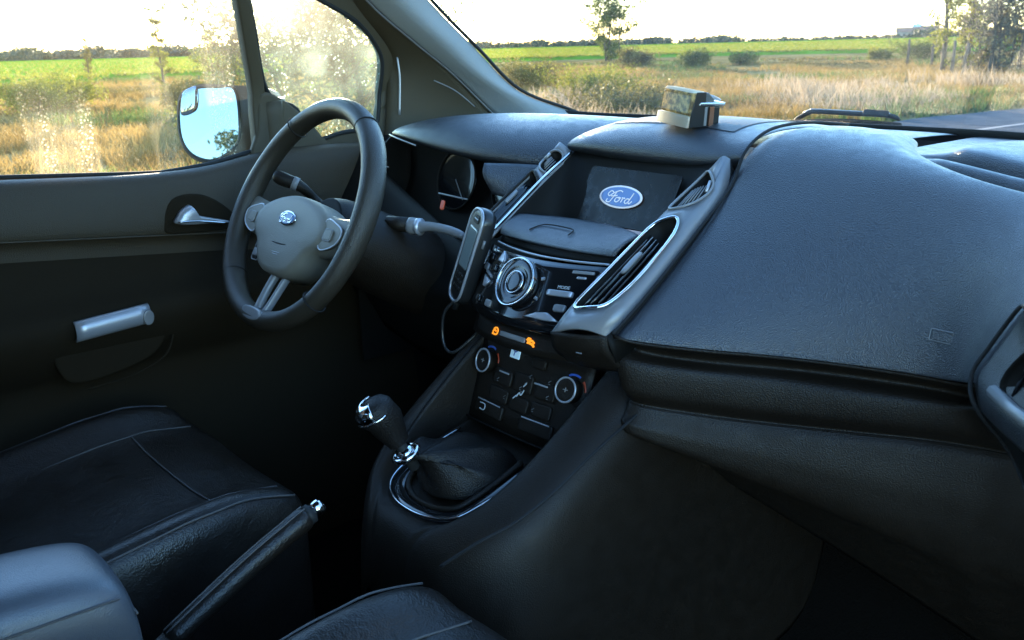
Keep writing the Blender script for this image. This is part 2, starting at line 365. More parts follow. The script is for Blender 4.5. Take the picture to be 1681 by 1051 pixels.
def scaled(lines, sx, sy, cx=0, cy=0): return [[(cx+x*sx, cy+y*sy) for x, y in ln] for ln in lines]

# ================================================================== THE SETTING
GZ = -.40
def struct(name, V, F, material, **k):
    o = obj(name, V, F, material, **k); o['kind'] = 'structure'; return o
S = 1500
struct('ground', *grid([[(x, y, GZ-.05) for x in (-S, S)] for y in (-S, S)]), M['ground'], smooth=False)
RD = Vector((.13, .99, 0)).normalized(); RN = Vector((-RD.y, RD.x, 0)); RE = Vector((-7.25, 14.9, 0))   # left road edge
def rp(s, d, z): p = RE+RD*s+RN*d; return (p.x, p.y, z)
road_rows = [[rp(s, -15+.0*s, GZ), rp(s, -.02+.12*math.sin(s*.9)+.08*math.sin(s*2.3), GZ)] for s in range(-60, 400, 1)]
struct('road', *grid(road_rows), M['asphalt'], smooth=False)
o = struct('road_edge_crack', *grid([[rp(s, -1.9+.05*math.sin(s*1.7), GZ+.004), rp(s, -1.78+.05*math.sin(s*1.7+.4), GZ+.004)] for s in range(-10, 40)]), mat('pale road repair', (.24, .24, .25), .9), smooth=False)
# raised green crop field
fa = [(-58, -160), (-55, -40), (-58, 12), (-68, 40), (-70, 62), (-58, 78), (-38, 88), (0, 100), (80, 115)]
FP = spline([(x, y, 0) for x, y in fa], 120)
rows = []
for i, p in enumerate(FP):
    w = Vector((.25*math.sin(i*1.9)+.3*math.sin(i*.7), .3*math.cos(i*1.3), 0)); q = p+w
    away = Vector((q.x-.9, q.y+.7, 0)).normalized()
    rows.append([(q.x, q.y, GZ-.05), (q.x-.35, q.y+.2, GZ+.22+.05*math.sin(i*2.3)), (q.x-.9, q.y+.6, GZ+.30), (q.x+away.x*45, q.y+away.y*45, GZ+.30), (q.x+away.x*160, q.y+away.y*160, GZ+.30), (q.x+away.x*900, q.y+away.y*900, GZ+.30)])
struct('crop_field', *grid(rows), M['field'], smooth=False)

# --- grass masses
def blades(P, h, w, per, lean=.35, sd=1):
    r = np.random.default_rng(sd); n = len(P)
    P = np.repeat(np.array(P), per, 0); N = len(P); hh = np.repeat(np.array(h), per)*r.uniform(.55, 1.15, N)
    P = P+np.stack([r.normal(0, .12, N)*hh, r.normal(0, .12, N)*hh, np.zeros(N)], 1)
    an = r.uniform(0, 2*np.pi, N); ln = r.normal(0, lean, (N, 2))*hh[:, None]
    ww = w*r.uniform(.6, 1.4, N); d = np.stack([np.cos(an)*ww, np.sin(an)*ww, np.zeros(N)], 1)
    mid = P+np.stack([ln[:, 0]*.35, ln[:, 1]*.35, hh*.6], 1); top = P+np.stack([ln[:, 0], ln[:, 1], hh], 1)
    V = np.stack([P-d, P+d, mid+d*.9, mid-d*.9, top], 1).reshape(-1, 3)
    b = np.arange(N)[:, None]*5
    q = np.concatenate([b+0, b+1, b+2, b+3], 1); t = np.concatenate([b+3, b+2, b+4], 1)
    return V, q, t
def mass(name, V, q, t, material, label, cat):
    me = bpy.data.meshes.new(name); me.from_pydata(V.tolist(), [], q.tolist()+t.tolist()); me.update(); me.materials.append(M[material])
    o = bpy.data.objects.new(name, me); COL.objects.link(o); o['kind'] = 'stuff'; tag(o, label, cat); return o
def sector(n, d0, d1, a0, a1, power=1.):
    a = np.radians(rng.uniform(a0, a1, n)); d = d0+(d1-d0)*rng.uniform(0, 1, n)**power
    x = .916-np.sin(a)*d; y = -.672+np.cos(a)*d; return x, y
def offroad(x, y, m=.0):
    d = (x-RE.x)*RN.x+(y-RE.y)*RN.y; return d > m
def dist_road(x, y): return (x-RE.x)*RN.x+(y-RE.y)*RN.y
def clumpy(x, y, s, ph=0): return np.sin(x*s+ph)*np.sin(y*s*1.13+ph*2)+.6*np.sin(x*s*2.7+1+ph)*np.sin(y*s*2.3+ph)
x, y = sector(52000, 10, 62, 12, 88, 1.1); k = offroad(x, y, .5) & (clumpy(x, y, .35) > -.75); x, y = x[k], y[k]
P = np.stack([x, y, np.full(len(x), GZ-.05)], 1); h = .26+.14*clumpy(x, y, .5, 2)
h = np.clip(h, .08, .45); h *= np.where(dist_road(x, y) > 14, .7, 1.)
mass('dry_grass', *blades(P, h, .007, 5, .4, 3), 'grass_dry', 'knee-high straw-coloured dry grass covering the rough ground', 'grass')
x, y = sector(9000, 12, 34, 12, 62, 1.); dr = dist_road(x, y); k = (dr > 1.6) & (dr < 9) & (clumpy(x, y, .6, 1) > .0); x, y = x[k], y[k]
P = np.stack([x, y, np.full(len(x), GZ-.05)], 1); h = np.clip(.38+.2*clumpy(x, y, .7, 3), .15, .65)
mass('seed_grass', *blades(P, h, .008, 5, .3, 5), 'grass_pale', 'tall pale grass gone to seed beside the road', 'grass')
x, y = sector(26000, 9, 70, 12, 88, 1.); dr = dist_road(x, y); k = (dr > .05) & ((dr < 1.7) | (clumpy(x, y, .28, 4) > .55)); x, y = x[k], y[k]; dr = dr[k]
P = np.stack([x, y, np.full(len(x), GZ-.04)], 1); h = np.where(dr < 1.7, .24, .30)
mass('green_grass', *blades(P, h, .009, 6, .4, 6), 'grass_green', 'short green grass along the road edge and in patches', 'grass')
# low broad weeds between the grass
x, y = sector(30000, 11, 75, 12, 88, .9); dr = dist_road(x, y); k = (dr > 2.5) & (clumpy(x, y, .22, 7)+.35*clumpy(x, y, .9, 2) > .30); x, y = x[k], y[k]
P = np.stack([x, y, np.full(len(x), GZ-.05)], 1)
mass('weeds', *blades(P, np.clip(.20+.12*clumpy(x, y, .8, 5), .08, .4), .018, 6, .75, 9), 'weed', 'olive and brown low weeds in patches among the dry grass', 'weeds')
# crop tops: ragged upper fringe of the field
t = rng.uniform(.15, 1, 70000); j = (t*118).astype(int); fp = np.array([(q.x, q.y) for q in FP])[j]; d = rng.uniform(0, 1, 70000)**2.2*260+.6
aw = fp-np.array([.9, -.7]); aw /= np.linalg.norm(aw, axis=1)[:, None]; pp = fp+aw*d[:, None]+rng.normal(0, 1, (70000, 2))*np.array([.5, .5])*(1+d[:, None]*.05)
P = np.stack([pp[:, 0], pp[:, 1], np.full(70000, GZ+.22)], 1)
mass('crop_leaves', *blades(P, .24+.0012*d, .035, 2, .5, 8), 'leafC', 'bright green crop standing in the field beyond the dry grass', 'crop')

# --- trees and bushes
def leaves(centers, radii, n, size, sd, zsq=.8, stretch=1.):
    r = np.random.default_rng(sd); C = np.array(centers); Rr = np.array(radii); w = Rr**2; idx = r.choice(len(C), n, p=w/w.sum())
    v = r.normal(0, 1, (n, 3)); v /= np.linalg.norm(v, axis=1)[:, None]; rad = r.uniform(.15, 1, n)**.5*(1+.18*r.normal(0, 1, n))
    P = C[idx]+v*rad[:, None]*Rr[idx][:, None]*np.array([1, 1, zsq])
    a = r.normal(0, 1, (n, 3)); a /= np.linalg.norm(a, axis=1)[:, None]; b = r.normal(0, 1, (n, 3)); b -= a*(a*b).sum(1)[:, None]; b /= np.linalg.norm(b, axis=1)[:, None]
    s = size*r.uniform(.5, 1.3, n)[:, None]
    V = np.stack([P-a*s*stretch, P+b*s*.45, P+a*s*stretch, P-b*s*.45], 1).reshape(-1, 3)
    return V.tolist(), (np.arange(n)[:, None]*4+np.arange(4)).tolist()
def tree(name, label, cat, pos, height, spread, leaf, n, size, sd, shape='round', trunks=1, group=None, trunk_r=.09, low=.25, bare=0.):
    rs = random.Random(sd); t = thing(name, label, cat, pos, group); cs = []; rd = []; wood = []
    base = Vector(pos)
    for k in range(trunks):
        off = Vector((rs.uniform(-.25, .25)*spread*(trunks > 1), rs.uniform(-.25, .25)*spread*(trunks > 1), 0))
        top = base+off*1.8+Vector((rs.uniform(-.1, .1)*spread, rs.uniform(-.1, .1)*spread, height*rs.uniform(.82, 1.)))
        path = spline([base+off-Vector((0, 0, .1)), base+off+Vector((rs.uniform(-.05, .05)*spread, rs.uniform(-.05, .05)*spread, height*.35)), (base+off+top)/2+Vector((0, 0, height*.12)), top], 9)
        r0 = trunk_r/math.sqrt(trunks); wood.append(tube(path, [r0*(1-.9*i/8) for i in range(9)], 7))
        nb = 13 if shape != 'column' else 16
        for b in range(nb):
            f = low+(1-low)*(b+.5)/nb; p = cr(path, f); an = b*2.4+rs.uniform(-.5, .5)
            if shape == 'column': ln = spread*.5*rs.uniform(.5, 1.)*(1-.6*f)
            elif shape == 'bush': ln = spread*.55*rs.uniform(.6, 1.)*math.sqrt(max(.05, 1-(f-.3)**2*1.6))
            else: ln = spread*.5*rs.uniform(.45, 1.1)*math.sin(math.pi*min(1, max(.12, (f-low+.12)/(1.06-low))))**.7
            e = p+Vector((math.cos(an)*ln, math.sin(an)*ln, ln*rs.uniform(.1, .75)+(.35*ln if shape == 'column' else 0)))
            wood.append(tube(spline([p, (p+e)/2+Vector((0, 0, -.06*ln)), e], 4), [r0*.42*(1-f*.6), r0*.3*(1-f*.6), r0*.2*(1-f*.6), .006], 5))
            if rs.random() < bare: continue
            for q in range(3):
                c = p.lerp(e, .45+.3*q)+Vector((rs.uniform(-.1, .1), rs.uniform(-.1, .1), rs.uniform(-.08, .12)))*spread*.6
                cs.append(c); rd.append(spread*rs.uniform(.07, .17))
        cs.append(top); rd.append(spread*.1)
    obj('trunk', *join(*wood), 'bark', t)
    obj('crown', *leaves([tuple(c) for c in cs], rd, n, size, sd), leaf, t, smooth=False)
    return t
def azd(az, d, z=GZ-.05): return (.916-math.sin(R(az))*d, -.672+math.cos(R(az))*d, z)
tree('tree', 'sparse upright tree standing alone before the green field, seen through the windscreen', 'tree', azd(43.7, 84), 7.2, 4.0, 'leafA', 10000, .12, 1, 'round', 6, trunk_r=.15, low=.03)
tree('tree', 'bright green narrow tree at the near end of the roadside thicket', 'tree', azd(25.2, 41), 5.2, 1.9, 'leafC', 3400, .09, 2, 'column', 2, trunk_r=.16, low=.05)
for i, (az, d, h, s) in enumerate(((24.0, 44, 3.6, 2.6), (22.9, 40, 3.9, 2.6), (21.6, 42, 4.8, 3.0), (20.0, 40, 5.0, 3.0))):
    lab = ['low grey brown shrub right behind the narrow green tree', 'grey brown scrub tree in the middle of the roadside thicket',
           'tall grey brown scrub tree at the right edge of the view', 'grey brown scrub tree past the right edge of the view'][i]
    tree('scrub_tree', lab, 'tree', azd(az, d), h, s, ('leafD', 'leafD', 'leafB', 'leafD')[i], 3600, .075, 20+i, 'round', 5, 'scrub trees by the road', .12, .03, .1)
tree('tree', 'dense dark leafy tree close behind the dusty quarter window', 'tree', azd(58.8, 14.0), 2.45, 3.0, 'leafE', 16000, .042, 31, 'bush', 4, trunk_r=.12, low=.03)
tree('tree', 'dense green bush tree beside the mirror, seen through the wet side window', 'tree', azd(65.6, 27), 2.05, 1.5, 'leafA', 4500, .04, 32, 'round', 3, trunk_r=.09, low=.05)
tree('tree', 'slim young tree left of the mirror, taller than its neighbours', 'tree', azd(69.2, 34), 2.65, .9, 'leafC', 2200, .045, 33, 'column', 1, trunk_r=.06, low=.08)
tree('tree', 'thin sapling behind the widest water streak of the side window', 'tree', azd(72.9, 60), 2.4, .8, 'leafB', 900, .06, 34, 'column', 1, trunk_r=.06, low=.1)
tree('tree', 'small bushy tree far behind the car, seen in the door mirror', 'tree', (-5.6, -28, GZ-.05), 4.6, 3.0, 'leafB', 2200, .11, 35, 'round', 3, trunk_r=.16, low=.08)
tree('tree', 'slender tree far behind the car, at the mirror edge', 'tree', (-3.4, -31, GZ-.05), 5.6, 2.2, 'leafA', 1800, .12, 36, 'column', 2, trunk_r=.16, low=.08)
shrubs = [(41.9, 56, .95, 2.0, 'leafB', 'wide olive shrub in dry grass, right below the lone tree'), (38.8, 52, .95, 1.5, 'leafA', 'rounded dark green shrub behind the box on the dashboard'),
          (48.6, 34, .6, 2.2, 'leafB', 'low spreading shrub beside the windscreen pillar'), (45.0, 24, .45, 2.0, 'leafC', 'low yellow green weed clump in front of the dashboard hood'),
          (26.7, 62, .9, 2.0, 'leafA', 'dark green shrub by the fence posts left of the thicket'), (28.7, 60, .75, 1.1, 'leafC', 'small yellow green shrub standing alone left of the fence posts'),
          (75.9, 27, .85, 1.7, 'leafC', 'yellow green bush at the left edge of the side window'), (74.2, 29, .9, 1.5, 'leafC', 'yellow green bush left of the widest water streak'),
          (68.0, 24, .8, 1.2, 'leafB', 'olive bush just left of the door mirror'), (43.0, 19, .35, 1.7, 'leafB', 'low olive weed patch close to the windscreen base'),
          (66.3, 16, .5, 1.2, 'leafC', 'yellow weed clump just below the door mirror'), (36.2, 60, .55, 1.4, 'leafA', 'small green shrub in the tan grass right of the box')]
for i, (az, d, h, s, lf, lab) in enumerate(shrubs):
    tree('shrub', lab, 'shrub', azd(az, d), h*.8, s, lf, 5200, .024+.0007*d, 50+i, 'bush', 5, 'shrubs in the dry grass', .05, .02)
# dead weed stalks and fence posts
def post(az, d, h, lab, i):
    p = Vector(azd(az, d)); rs = random.Random(i)
    t = tube([p-Vector((0, 0, .1)), p+Vector((rs.uniform(-.04, .04), 0, h*.6)), p+Vector((rs.uniform(-.07, .07), rs.uniform(-.05, .05), h))], [.07, .06, .05], 6)
    tag(obj('fence_post', *t, 'post'), lab, 'post', 'fence posts by the thicket')
for i, (az, d, h, lab) in enumerate(((25.1, 37, 1.25, 'weathered fence post standing under the narrow green tree'), (24.45, 37.5, 1.15, 'fence post just right of the narrow green tree'), (27.35, 52, 1.3, 'fence post left of the dark green shrub'), (26.1, 50, 1.1, 'fence post between dark shrub and narrow tree'))):
    post(az, d, h, lab, i)
# far wood along the horizon
cs = []; rd = []
for i in range(1500):
    az = rng.uniform(2, 100); d = rng.uniform(600, 760); p = azd(az, d); hh = 1.6+1.3*abs(math.sin(az*.9)+.6*math.sin(az*2.7+1))+rng.uniform(0, 1.2)
    if 27.5 < az < 36: hh *= .55
    if az > 62: hh *= 1.45
    for q in range(2): cs.append((p[0]+rng.uniform(-4, 4), p[1]+rng.uniform(-4, 4), GZ+hh*(.35+.4*q))); rd.append(hh*rng.uniform(.6, 1.)*(1.8 if q == 0 else 1))
o = obj('far_wood', *leaves(cs, rd, 70000, 1.5, 77, .6), 'farwood', smooth=False); o['kind'] = 'stuff'; tag(o, 'low far wood running along the horizon behind the field', 'wood')
# far houses
def house(az, d, w, dp, h, lab, roofm='rooftile', nwin=3):
    p = Vector(azd(az, d)); t = thing('house', lab, 'house', p, 'houses on the horizon'); a = R(az)
    ux = Vector((math.cos(a), math.sin(a), 0)); uy = Vector((-math.sin(a), math.cos(a), 0))
    f = lambda x, y, z: p+ux*x+uy*y+Vector((0, 0, z))
    V = [f(x, y, z) for z in (0, h) for (x, y) in ((-w/2, 0), (w/2, 0), (w/2, dp), (-w/2, dp))]
    obj('wall', V, [(0, 1, 5, 4), (1, 2, 6, 5), (2, 3, 7, 6), (3, 0, 4, 7), (4, 5, 6, 7)], 'wall', t, smooth=False)
    e = .4; rv = [f(-w/2-e, -e, h), f(w/2+e, -e, h), f(w/2+e, dp+e, h), f(-w/2-e, dp+e, h), f(-w/2-e, dp/2, h+dp*.3), f(w/2+e, dp/2, h+dp*.3)]
    obj('roof', rv, [(0, 1, 5, 4), (2, 3, 4, 5), (0, 4, 3), (1, 2, 5), (0, 3, 2, 1)], roofm, t, smooth=False)
    for i in range(nwin):
        cx = -w/2+w*(i+.5)/nwin; obj('window', *box(f(cx, -.03, h*.55), (1.1, .08, 1.2), Matrix.Rotation(a, 3, 'Z')), 'window', t, smooth=False)
house(27.35, 640, 15, 9, 3.8, 'long pale house on the horizon, leftmost of the far buildings', nwin=5)
house(26.35, 640, 10, 8, 4.8, 'tall pale house on the horizon in the middle of the far buildings', nwin=4)
house(25.75, 640, 7, 7, 3.4, 'small pale house on the horizon nearest the narrow green tree', nwin=2)
p = Vector(azd(27.0, 700)); wt = thing('water_tower', 'pale blue domed tank rising above the far houses', 'tank', p)
obj('tank', *tube([p+Vector((0, 0, z)) for z in (5.5, 6.2, 7.5, 8.6, 9.2)], [1.2, 3.0, 3.6, 2.6, .6], 20), mat('pale blue metal', (.45, .55, .65), .4), wt)
obj('column', *tube([p, p+Vector((0, 0, 6))], 1.2, 12), 'wall', wt)

# ================================================================== THE CAR SHELL
body = thing('car_body', 'grey trimmed car shell with windscreen, pillars, roof and floor round the cabin', 'car', (0, 0, 0))
WB = [(-.66, .62, .853), (-.60, .735, .851), (-.5, .80, .843), (-.3, .868, .838), (0, .90, .836), (.3, .868, .829), (.5, .80, .828), (.60, .735, .832), (.66, .62, .84)]
WH = [(-.56, -.02, 1.40), (-.53, .03, 1.405), (-.45, .07, 1.41), (-.25, .115, 1.42), (0, .13, 1.425), (.25, .115, 1.42), (.45, .07, 1.41), (.53, .03, 1.405), (.56, -.02, 1.40)]
mid = [tuple((Vector(a)+Vector(b))/2+Vector((0, .035, .03))) for a, b in zip(WB, WH)]
V, F = loft([WB, mid, WH], 41, 16)
obj('windscreen', V, F, 'windscreen', body)
# black ceramic border inside the glass foot
lo = [Vector(p)+Vector((0, -.004, -.012)) for p in WB]; hi = [Vector(a).lerp(Vector(b), .022+.03*max(0, min(1, a[0]/.3)))+Vector((0, -.004, -.003)) for a, b in zip(WB, mid)]
obj('windscreen_border', *loft([lo, hi], 41, 3), 'rubber', body, solid=.002)
obj('cowl', *loft([[Vector(p)+Vector((0, .006, -.01)) for p in WB], [Vector(p)+Vector((0, .07, -.035)) for p in WB], [Vector(p)*1+Vector((0, .14, -.06)) for p in WB]], 41, 6), 'rubber', body, solid=.004)
obj('bonnet', *loft([[(x, y+.145, z-.06) for x, y, z in WB], [(x*1.05, y+.45, z-.16) for x, y, z in WB], [(x*1.08, y+.75, z-.34) for x, y, z in WB], [(x*1.05, y+.85, z-.75) for x, y, z in WB]], 31, 12), 'paint', body, solid=.004)
# roof + headliner, rear, floor, right sill
RW = [(-.56, 1.40), (-.45, 1.425), (0, 1.445), (.45, 1.425), (.56, 1.40)]
def roofrow(y, dz=0): return [(x, y+.14*(1-(x/.56)**2)-.0, z+dz) for x, z in RW]
obj('headliner', *loft([[(x, y+.14*(1-(x/.56)**2), z+dz) for x, z in RW] for y, dz in ((-.03, -.012), (-.4, .03), (-1.2, .04), (-2.2, 0))], 17, 14), 'roof', body, solid=.03)
# left side frame: a plate with the quarter window opening and the door window opening
XL = -.735
fq = lambda a, b, c=0.: Vector((XL+c+.0, a, b)) + Vector((.33*max(0, b-.9), 0, 0))
quarter = smooth_poly([(.144, .918), (.205, .882), (.225, .824), (.30, .832), (.37, .838), (.386, .87), (.390, .95), (.372, .992), (.318, 1.04), (.235, 1.078), (.15, 1.12), (.104, 1.14), (.096, 1.10), (.112, 1.03)], 5)
outline = [(.122, .74), (.85, .74), (.78, .845), (.66, .90), (.56, .985), (.44, 1.085), (.28, 1.20), (.10, 1.32), (-.02, 1.395), (-.06, 1.40), (.02, 1.25), (.075, 1.10), (.120, .92)]
obj('pillar_panel', *plate(outline, [quarter], fq), 'pillar_dark', body, smooth=False, solid=.02, offset=-1)
obj('quarter_window', *plate(quarter, [], fq, -.008), 'quarterglass', body, smooth=False)
obj('quarter_window_seal', *ring(quarter, fq, .0045, .001, 6), 'rubber', body)
obj('roof_rail', *loft([[(-.60, y, 1.345), (-.585, y, 1.385), (-.56, y, 1.41)] for y in (.06, -.5, -1.2, -2.2)], 6, 8), 'pillar', body, solid=.02)
for sg, nm_ in ((-1, 'side_panel'), (1, 'side_panel')):
    obj(nm_, *loft([[(sg*.745, y, .02), (sg*.75, y, .4), (sg*.745, y, .80), (sg*.67, y, 1.1), (sg*.57, y, 1.41)] for y in (-.86, -1.5, -2.2)], 10, 5), 'pillar_dark', body, solid=.03)
obj('centre_pillar', *loft([[(-.735, y, .1), (-.735, y, .8), (-.67, y, 1.1), (-.585, y, 1.37)] for y in (-.72, -.86)], 10, 3), 'pillar_dark', body, solid=.04)
obj('rear_wall', *loft([[(x*.74, -2.2, .02), (x*.76, -2.22, .80), (x*.58, -2.19, 1.43)] for x in (-1, 0, 1)], 8, 5), 'pillar_dark', body, solid=.03)
obj('floor', *grid([[(x, y, .03+.0*y) for x in (-.75, -.3, .3, .72)] for y in (-2.2, -1, 0, .45)]), 'carpet', body, smooth=False, solid=.02)
obj('toe_board', *loft([[(x, .40, .03), (x, .55, .12), (x, .66, .35), (x, .68, .62)] for x in (-.75, 0, .75)], 8, 5), 'carpet', body, solid=.01)
obj('left_cowl_side', *loft([[(-.71, y, .02), (-.715, y, .5), (-.725, y, .82)] for y in (.36, .55, .72)], 6, 4), 'dark', body, solid=.03)
obj('right_cowl_side', *loft([[(.735, y, .04), (.735, y, .5), (.72, y, .86)] for y in (.28, .7)], 6, 3), 'pillar_dark', body, solid=.03)
# pillar trim: pale upper moulding between seam and windscreen, dark lower moulding down to the quarter panel
seamP = [(-.60, .02, 1.37), (-.635, .20, 1.20), (-.66, .325, 1.076), (-.66, .43, .997), (-.65, .508, .938), (-.64, .592, .863), (-.63, .64, .82)]
edgeP = [(-.545, .06, 1.385), (-.585, .27, 1.215), (-.612, .43, 1.078), (-.605, .538, .984), (-.595, .638, .899), (-.572, .757, .853), (-.56, .80, .835)]
mp_ = [tuple(Vector(a).lerp(Vector(b), .5)+Vector((.022, -.018, .006))) for a, b in zip(seamP, edgeP)]
obj('pillar_trim', *loft([seamP, mp_, edgeP], 40, 9), 'pillar', body, solid=.006)
lowP = [(-.66, -.01, 1.37), (-.70, .14, 1.20), (-.722, .27, 1.085), (-.728, .375, 1.005), (-.728, .405, .95), (-.728, .40, .86), (-.728, .39, .80)]
mid2 = [tuple(Vector(a).lerp(Vector(b), .5)+Vector((-.004, -.012, .0))) for a, b in zip(lowP, seamP)]
obj('lower_pillar_trim', *loft([lowP, mid2, seamP], 40, 9), 'pillar_dark', body, solid=.006)
obj('pillar_seam', *tube(spline([tuple(Vector(p)+Vector((.004, -.003, .002))) for p in seamP[1:]], 30), .0016, 6), 'trim', body)
obj('door_seal', *tube(spline([(-.704, .418, .972), (-.700, .419, .93), (-.698, .412, .86)], 10), .0022, 6), 'silver', body)
obj('speaker_trim_edge', *tube(spline([(-.655, .47, .925), (-.645, .515, .903), (-.635, .555, .870)], 10), .0014, 6), 'trim', body)
# right pillar, mirrored
fqr = lambda a, b, c=0.: Vector((-fq(a, b, c).x, a, b))
obj('pillar_panel', *plate(outline, [quarter], fqr), 'pillar_dark', body, smooth=False, solid=.02)
obj('quarter_window', *plate(quarter, [], fqr, -.008), 'quarterglass', body, smooth=False)
obj('pillar_trim', *loft([[(-x, y, z) for x, y, z in c] for c in (seamP, mp_, edgeP)], 40, 9), 'pillar', body, solid=.006)
obj('lower_pillar_trim', *loft([[(-x, y, z) for x, y, z in c] for c in (lowP, mid2, seamP)], 40, 9), 'pillar_dark', body, solid=.006)
obj('roof_rail', *loft([[(.60, y, 1.345), (.585, y, 1.385), (.56, y, 1.41)] for y in (.06, -.5, -1.2, -2.2)], 6, 8), 'pillar', body, solid=.02)
obj('sill', *loft([[(.62, y, .03), (.70, y, .06), (.76, y, .03), (.77, y, -.12)] for y in (.36, -.3, -.9)], 8, 4), 'rubber', body, solid=.01)
# left strip of the windscreen seal running up the pillar
obj('windscreen_seal', *tube(spline([tuple(Vector(p)+Vector((.002, .004, .002))) for p in edgeP], 40), .0035, 6), 'rubber', body)

# ================================================================== DRIVER'S DOOR
door = thing('driver_door', "driver's door with dark brown trim, silver pull bar and wet window", 'car door', (-.72, -.3, .1))
ys = (-.80, -.55, -.33, -.15, -.02, .06, .12, .20, .30, .40)
def sillz(y):
    t = [(-.8, .835), (-.32, .806), (-.07, .787), (0.02, .793), (.12, .812), (.25, .815), (.4, .808)]
    for (a, za), (b, zb) in zip(t, t[1:]):
        if a <= y <= b: return za+(zb-za)*(y-a)/(b-a)
    return t[-1][1]
def doorprof(y):
    s = sillz(y); g = .668-.11*(y+.0)*.9 if y < .1 else .655-.05*y
    g = max(.63, min(.72, g)); k = max(0., 1-max(0, (y+.02)/.30))      # armrest fades out forward
    return [(-.738, y, s-.01), (-.730, y, s+.002), (-.700, y, s+.001), (-.686, y, s-.012), (-.679, y, s-.05), (-.676, y, g+.035), (-.678, y, g+.012), (-.690, y, g+.004), (-.692, y, g-.02),
            (-.69+.012*k, y, .615), (-.69+.055*k, y, .597), (-.69+.068*k, y, .57), (-.69+.05*k, y, .53), (-.69+.012*k, y, .485), (-.69-.012*k, y, .468), (-.692, y, .40), (-.66, y, .33), (-.66, y, .12), (-.70, y, -.02)]
rows = [doorprof(y) for y in ys]
obj('door_panel', *grid([r[:9] for r in rows]), 'door', door, sub=2)
obj('door_insert', *grid([r[8:] for r in rows]), 'door_mid', door, sub=2)
obj('waist_line', *tube(spline([Vector(doorprof(y)[6])+Vector((.002, 0, .002)) for y in np.linspace(-.6, .06, 12)], 40), .0016, 6), 'door', door)
# recess behind the pull bar, and the bar itself
bp0, bp1 = Vector((-.617, -.278, .571)), Vector((-.617, -.160, .579))
ax = (bp1-bp0).normalized(); fb = frame(bp0, ax, (0, 0, 1))
fb2 = lambda a, b, c=0.: bp0+ax*a+Vector((0, 0, 1))*b+Vector((1, 0, 0))*c
L_ = (bp1-bp0).length
rows = [[fb2(s*L_, .017*math.sin(q)*-1, .012*math.cos(q)) for q in np.linspace(-1.6, 1.6, 12)] for s in np.linspace(0, 1, 8)]
ph = obj('pull_handle', *grid(rows), 'silver', door, solid=.004)
obj('handle_end_cap', *dome(oval(.009, .013, 16, L_-.005, -.004), lambda a, b, c=0: fb2(a, b, .010+c), .004), 'trim', door)
obj('grab_recess', *dome(smooth_poly([(-.02, -.03), (.06, -.028), (.13, -.018), (.15, -.05), (.11, -.085), (.0, -.095), (-.03, -.06)], 4), lambda a, b, c=0: Vector((-.622, -.275+a, .571+b+.06*a))+Vector((c-.028, 0, 0)), .006), 'door_mid', door)
obj('recess_lip', *tube(spline([(-.622, -.27, .472), (-.62, -.2, .478), (-.625, -.14, .498), (-.63, -.12, .53)], 16), .0018, 6), 'door_mid', door)
# inner door opener: a silver blade in a shallow dish
fo = lambda a, b, c=0.: Vector((-.672+c, a, b))
blade = [(-.080, .712), (-.074, .722), (-.066, .732), (-.050, .739), (-.044, .728), (-.036, .719), (-.01, .711), (.016, .703), (.014, .698), (-.02, .703), (-.061, .706)]
obj('opener_dish', *dome(smooth_poly([(-.095, .70), (-.075, .75), (-.02, .752), (.03, .715), (.03, .688), (-.06, .69)], 5), fo, .0045, base=-.008), 'door_mid', door)
op = obj('door_opener', *dome(smooth_poly(blade, 3), fo, .016, prof=[(1, 0), (1, .4), (.93, .75), (.75, .95), (.4, 1)]), 'silver', door)
obj('opener_ridge', *tube(spline([(-.656, -.077, .714), (-.655, -.04, .711), (-.657, .012, .7005)], 8), .0016, 6), 'chrome', op)
fw = lambda a, b, c=0.: Vector((-.742+c, a, b)) + Vector((.33*max(0, b-.9), 0, 0))
win = [(y, sillz(y)-.015) for y in np.linspace(-.74, .118, 14)]+[(.118, .92), (.080, 1.09), (.03, 1.24), (-.06, 1.385), (-.74, 1.375)]
obj('window_pane', *plate(win, [], fw), 'sideglass', door, smooth=False)
obj('window_seal', *tube([fw(y, sillz(y)+.003, .006) for y in np.linspace(-.74, .118, 20)], .004, 6), 'rubber', door)
yb = lambda z: .126-.235*max(0, z-.92)
bar = [[fw(yb(z)-.012, z, -.012), fw(yb(z)-.012, z, .012), fw(yb(z)+.012, z, .014), fw(yb(z)+.013, z, -.012)] for z in np.linspace(.79, 1.26, 16)]
obj('window_divider', *grid(bar, closed_v=True), 'pillar_dark', door, bevel=.003)
obj('window_frame', *tube(spline([fw(.045, 1.26, .0), fw(.0, 1.32, .0), fw(-.06, 1.375, 0), fw(-.3, 1.385, 0), fw(-.74, 1.375, 0)], 24), .02, 8), 'pillar_dark', door)
obj('mirror_base_cover', *dome(smooth_poly([(.10, .79), (.118, .85), (.128, .915), (.17, .905), (.215, .87), (.25, .83), (.27, .80), (.18, .79)], 4), lambda a, b, c=0: fw(a, b, c+.004), .012), 'pillar_dark', door)
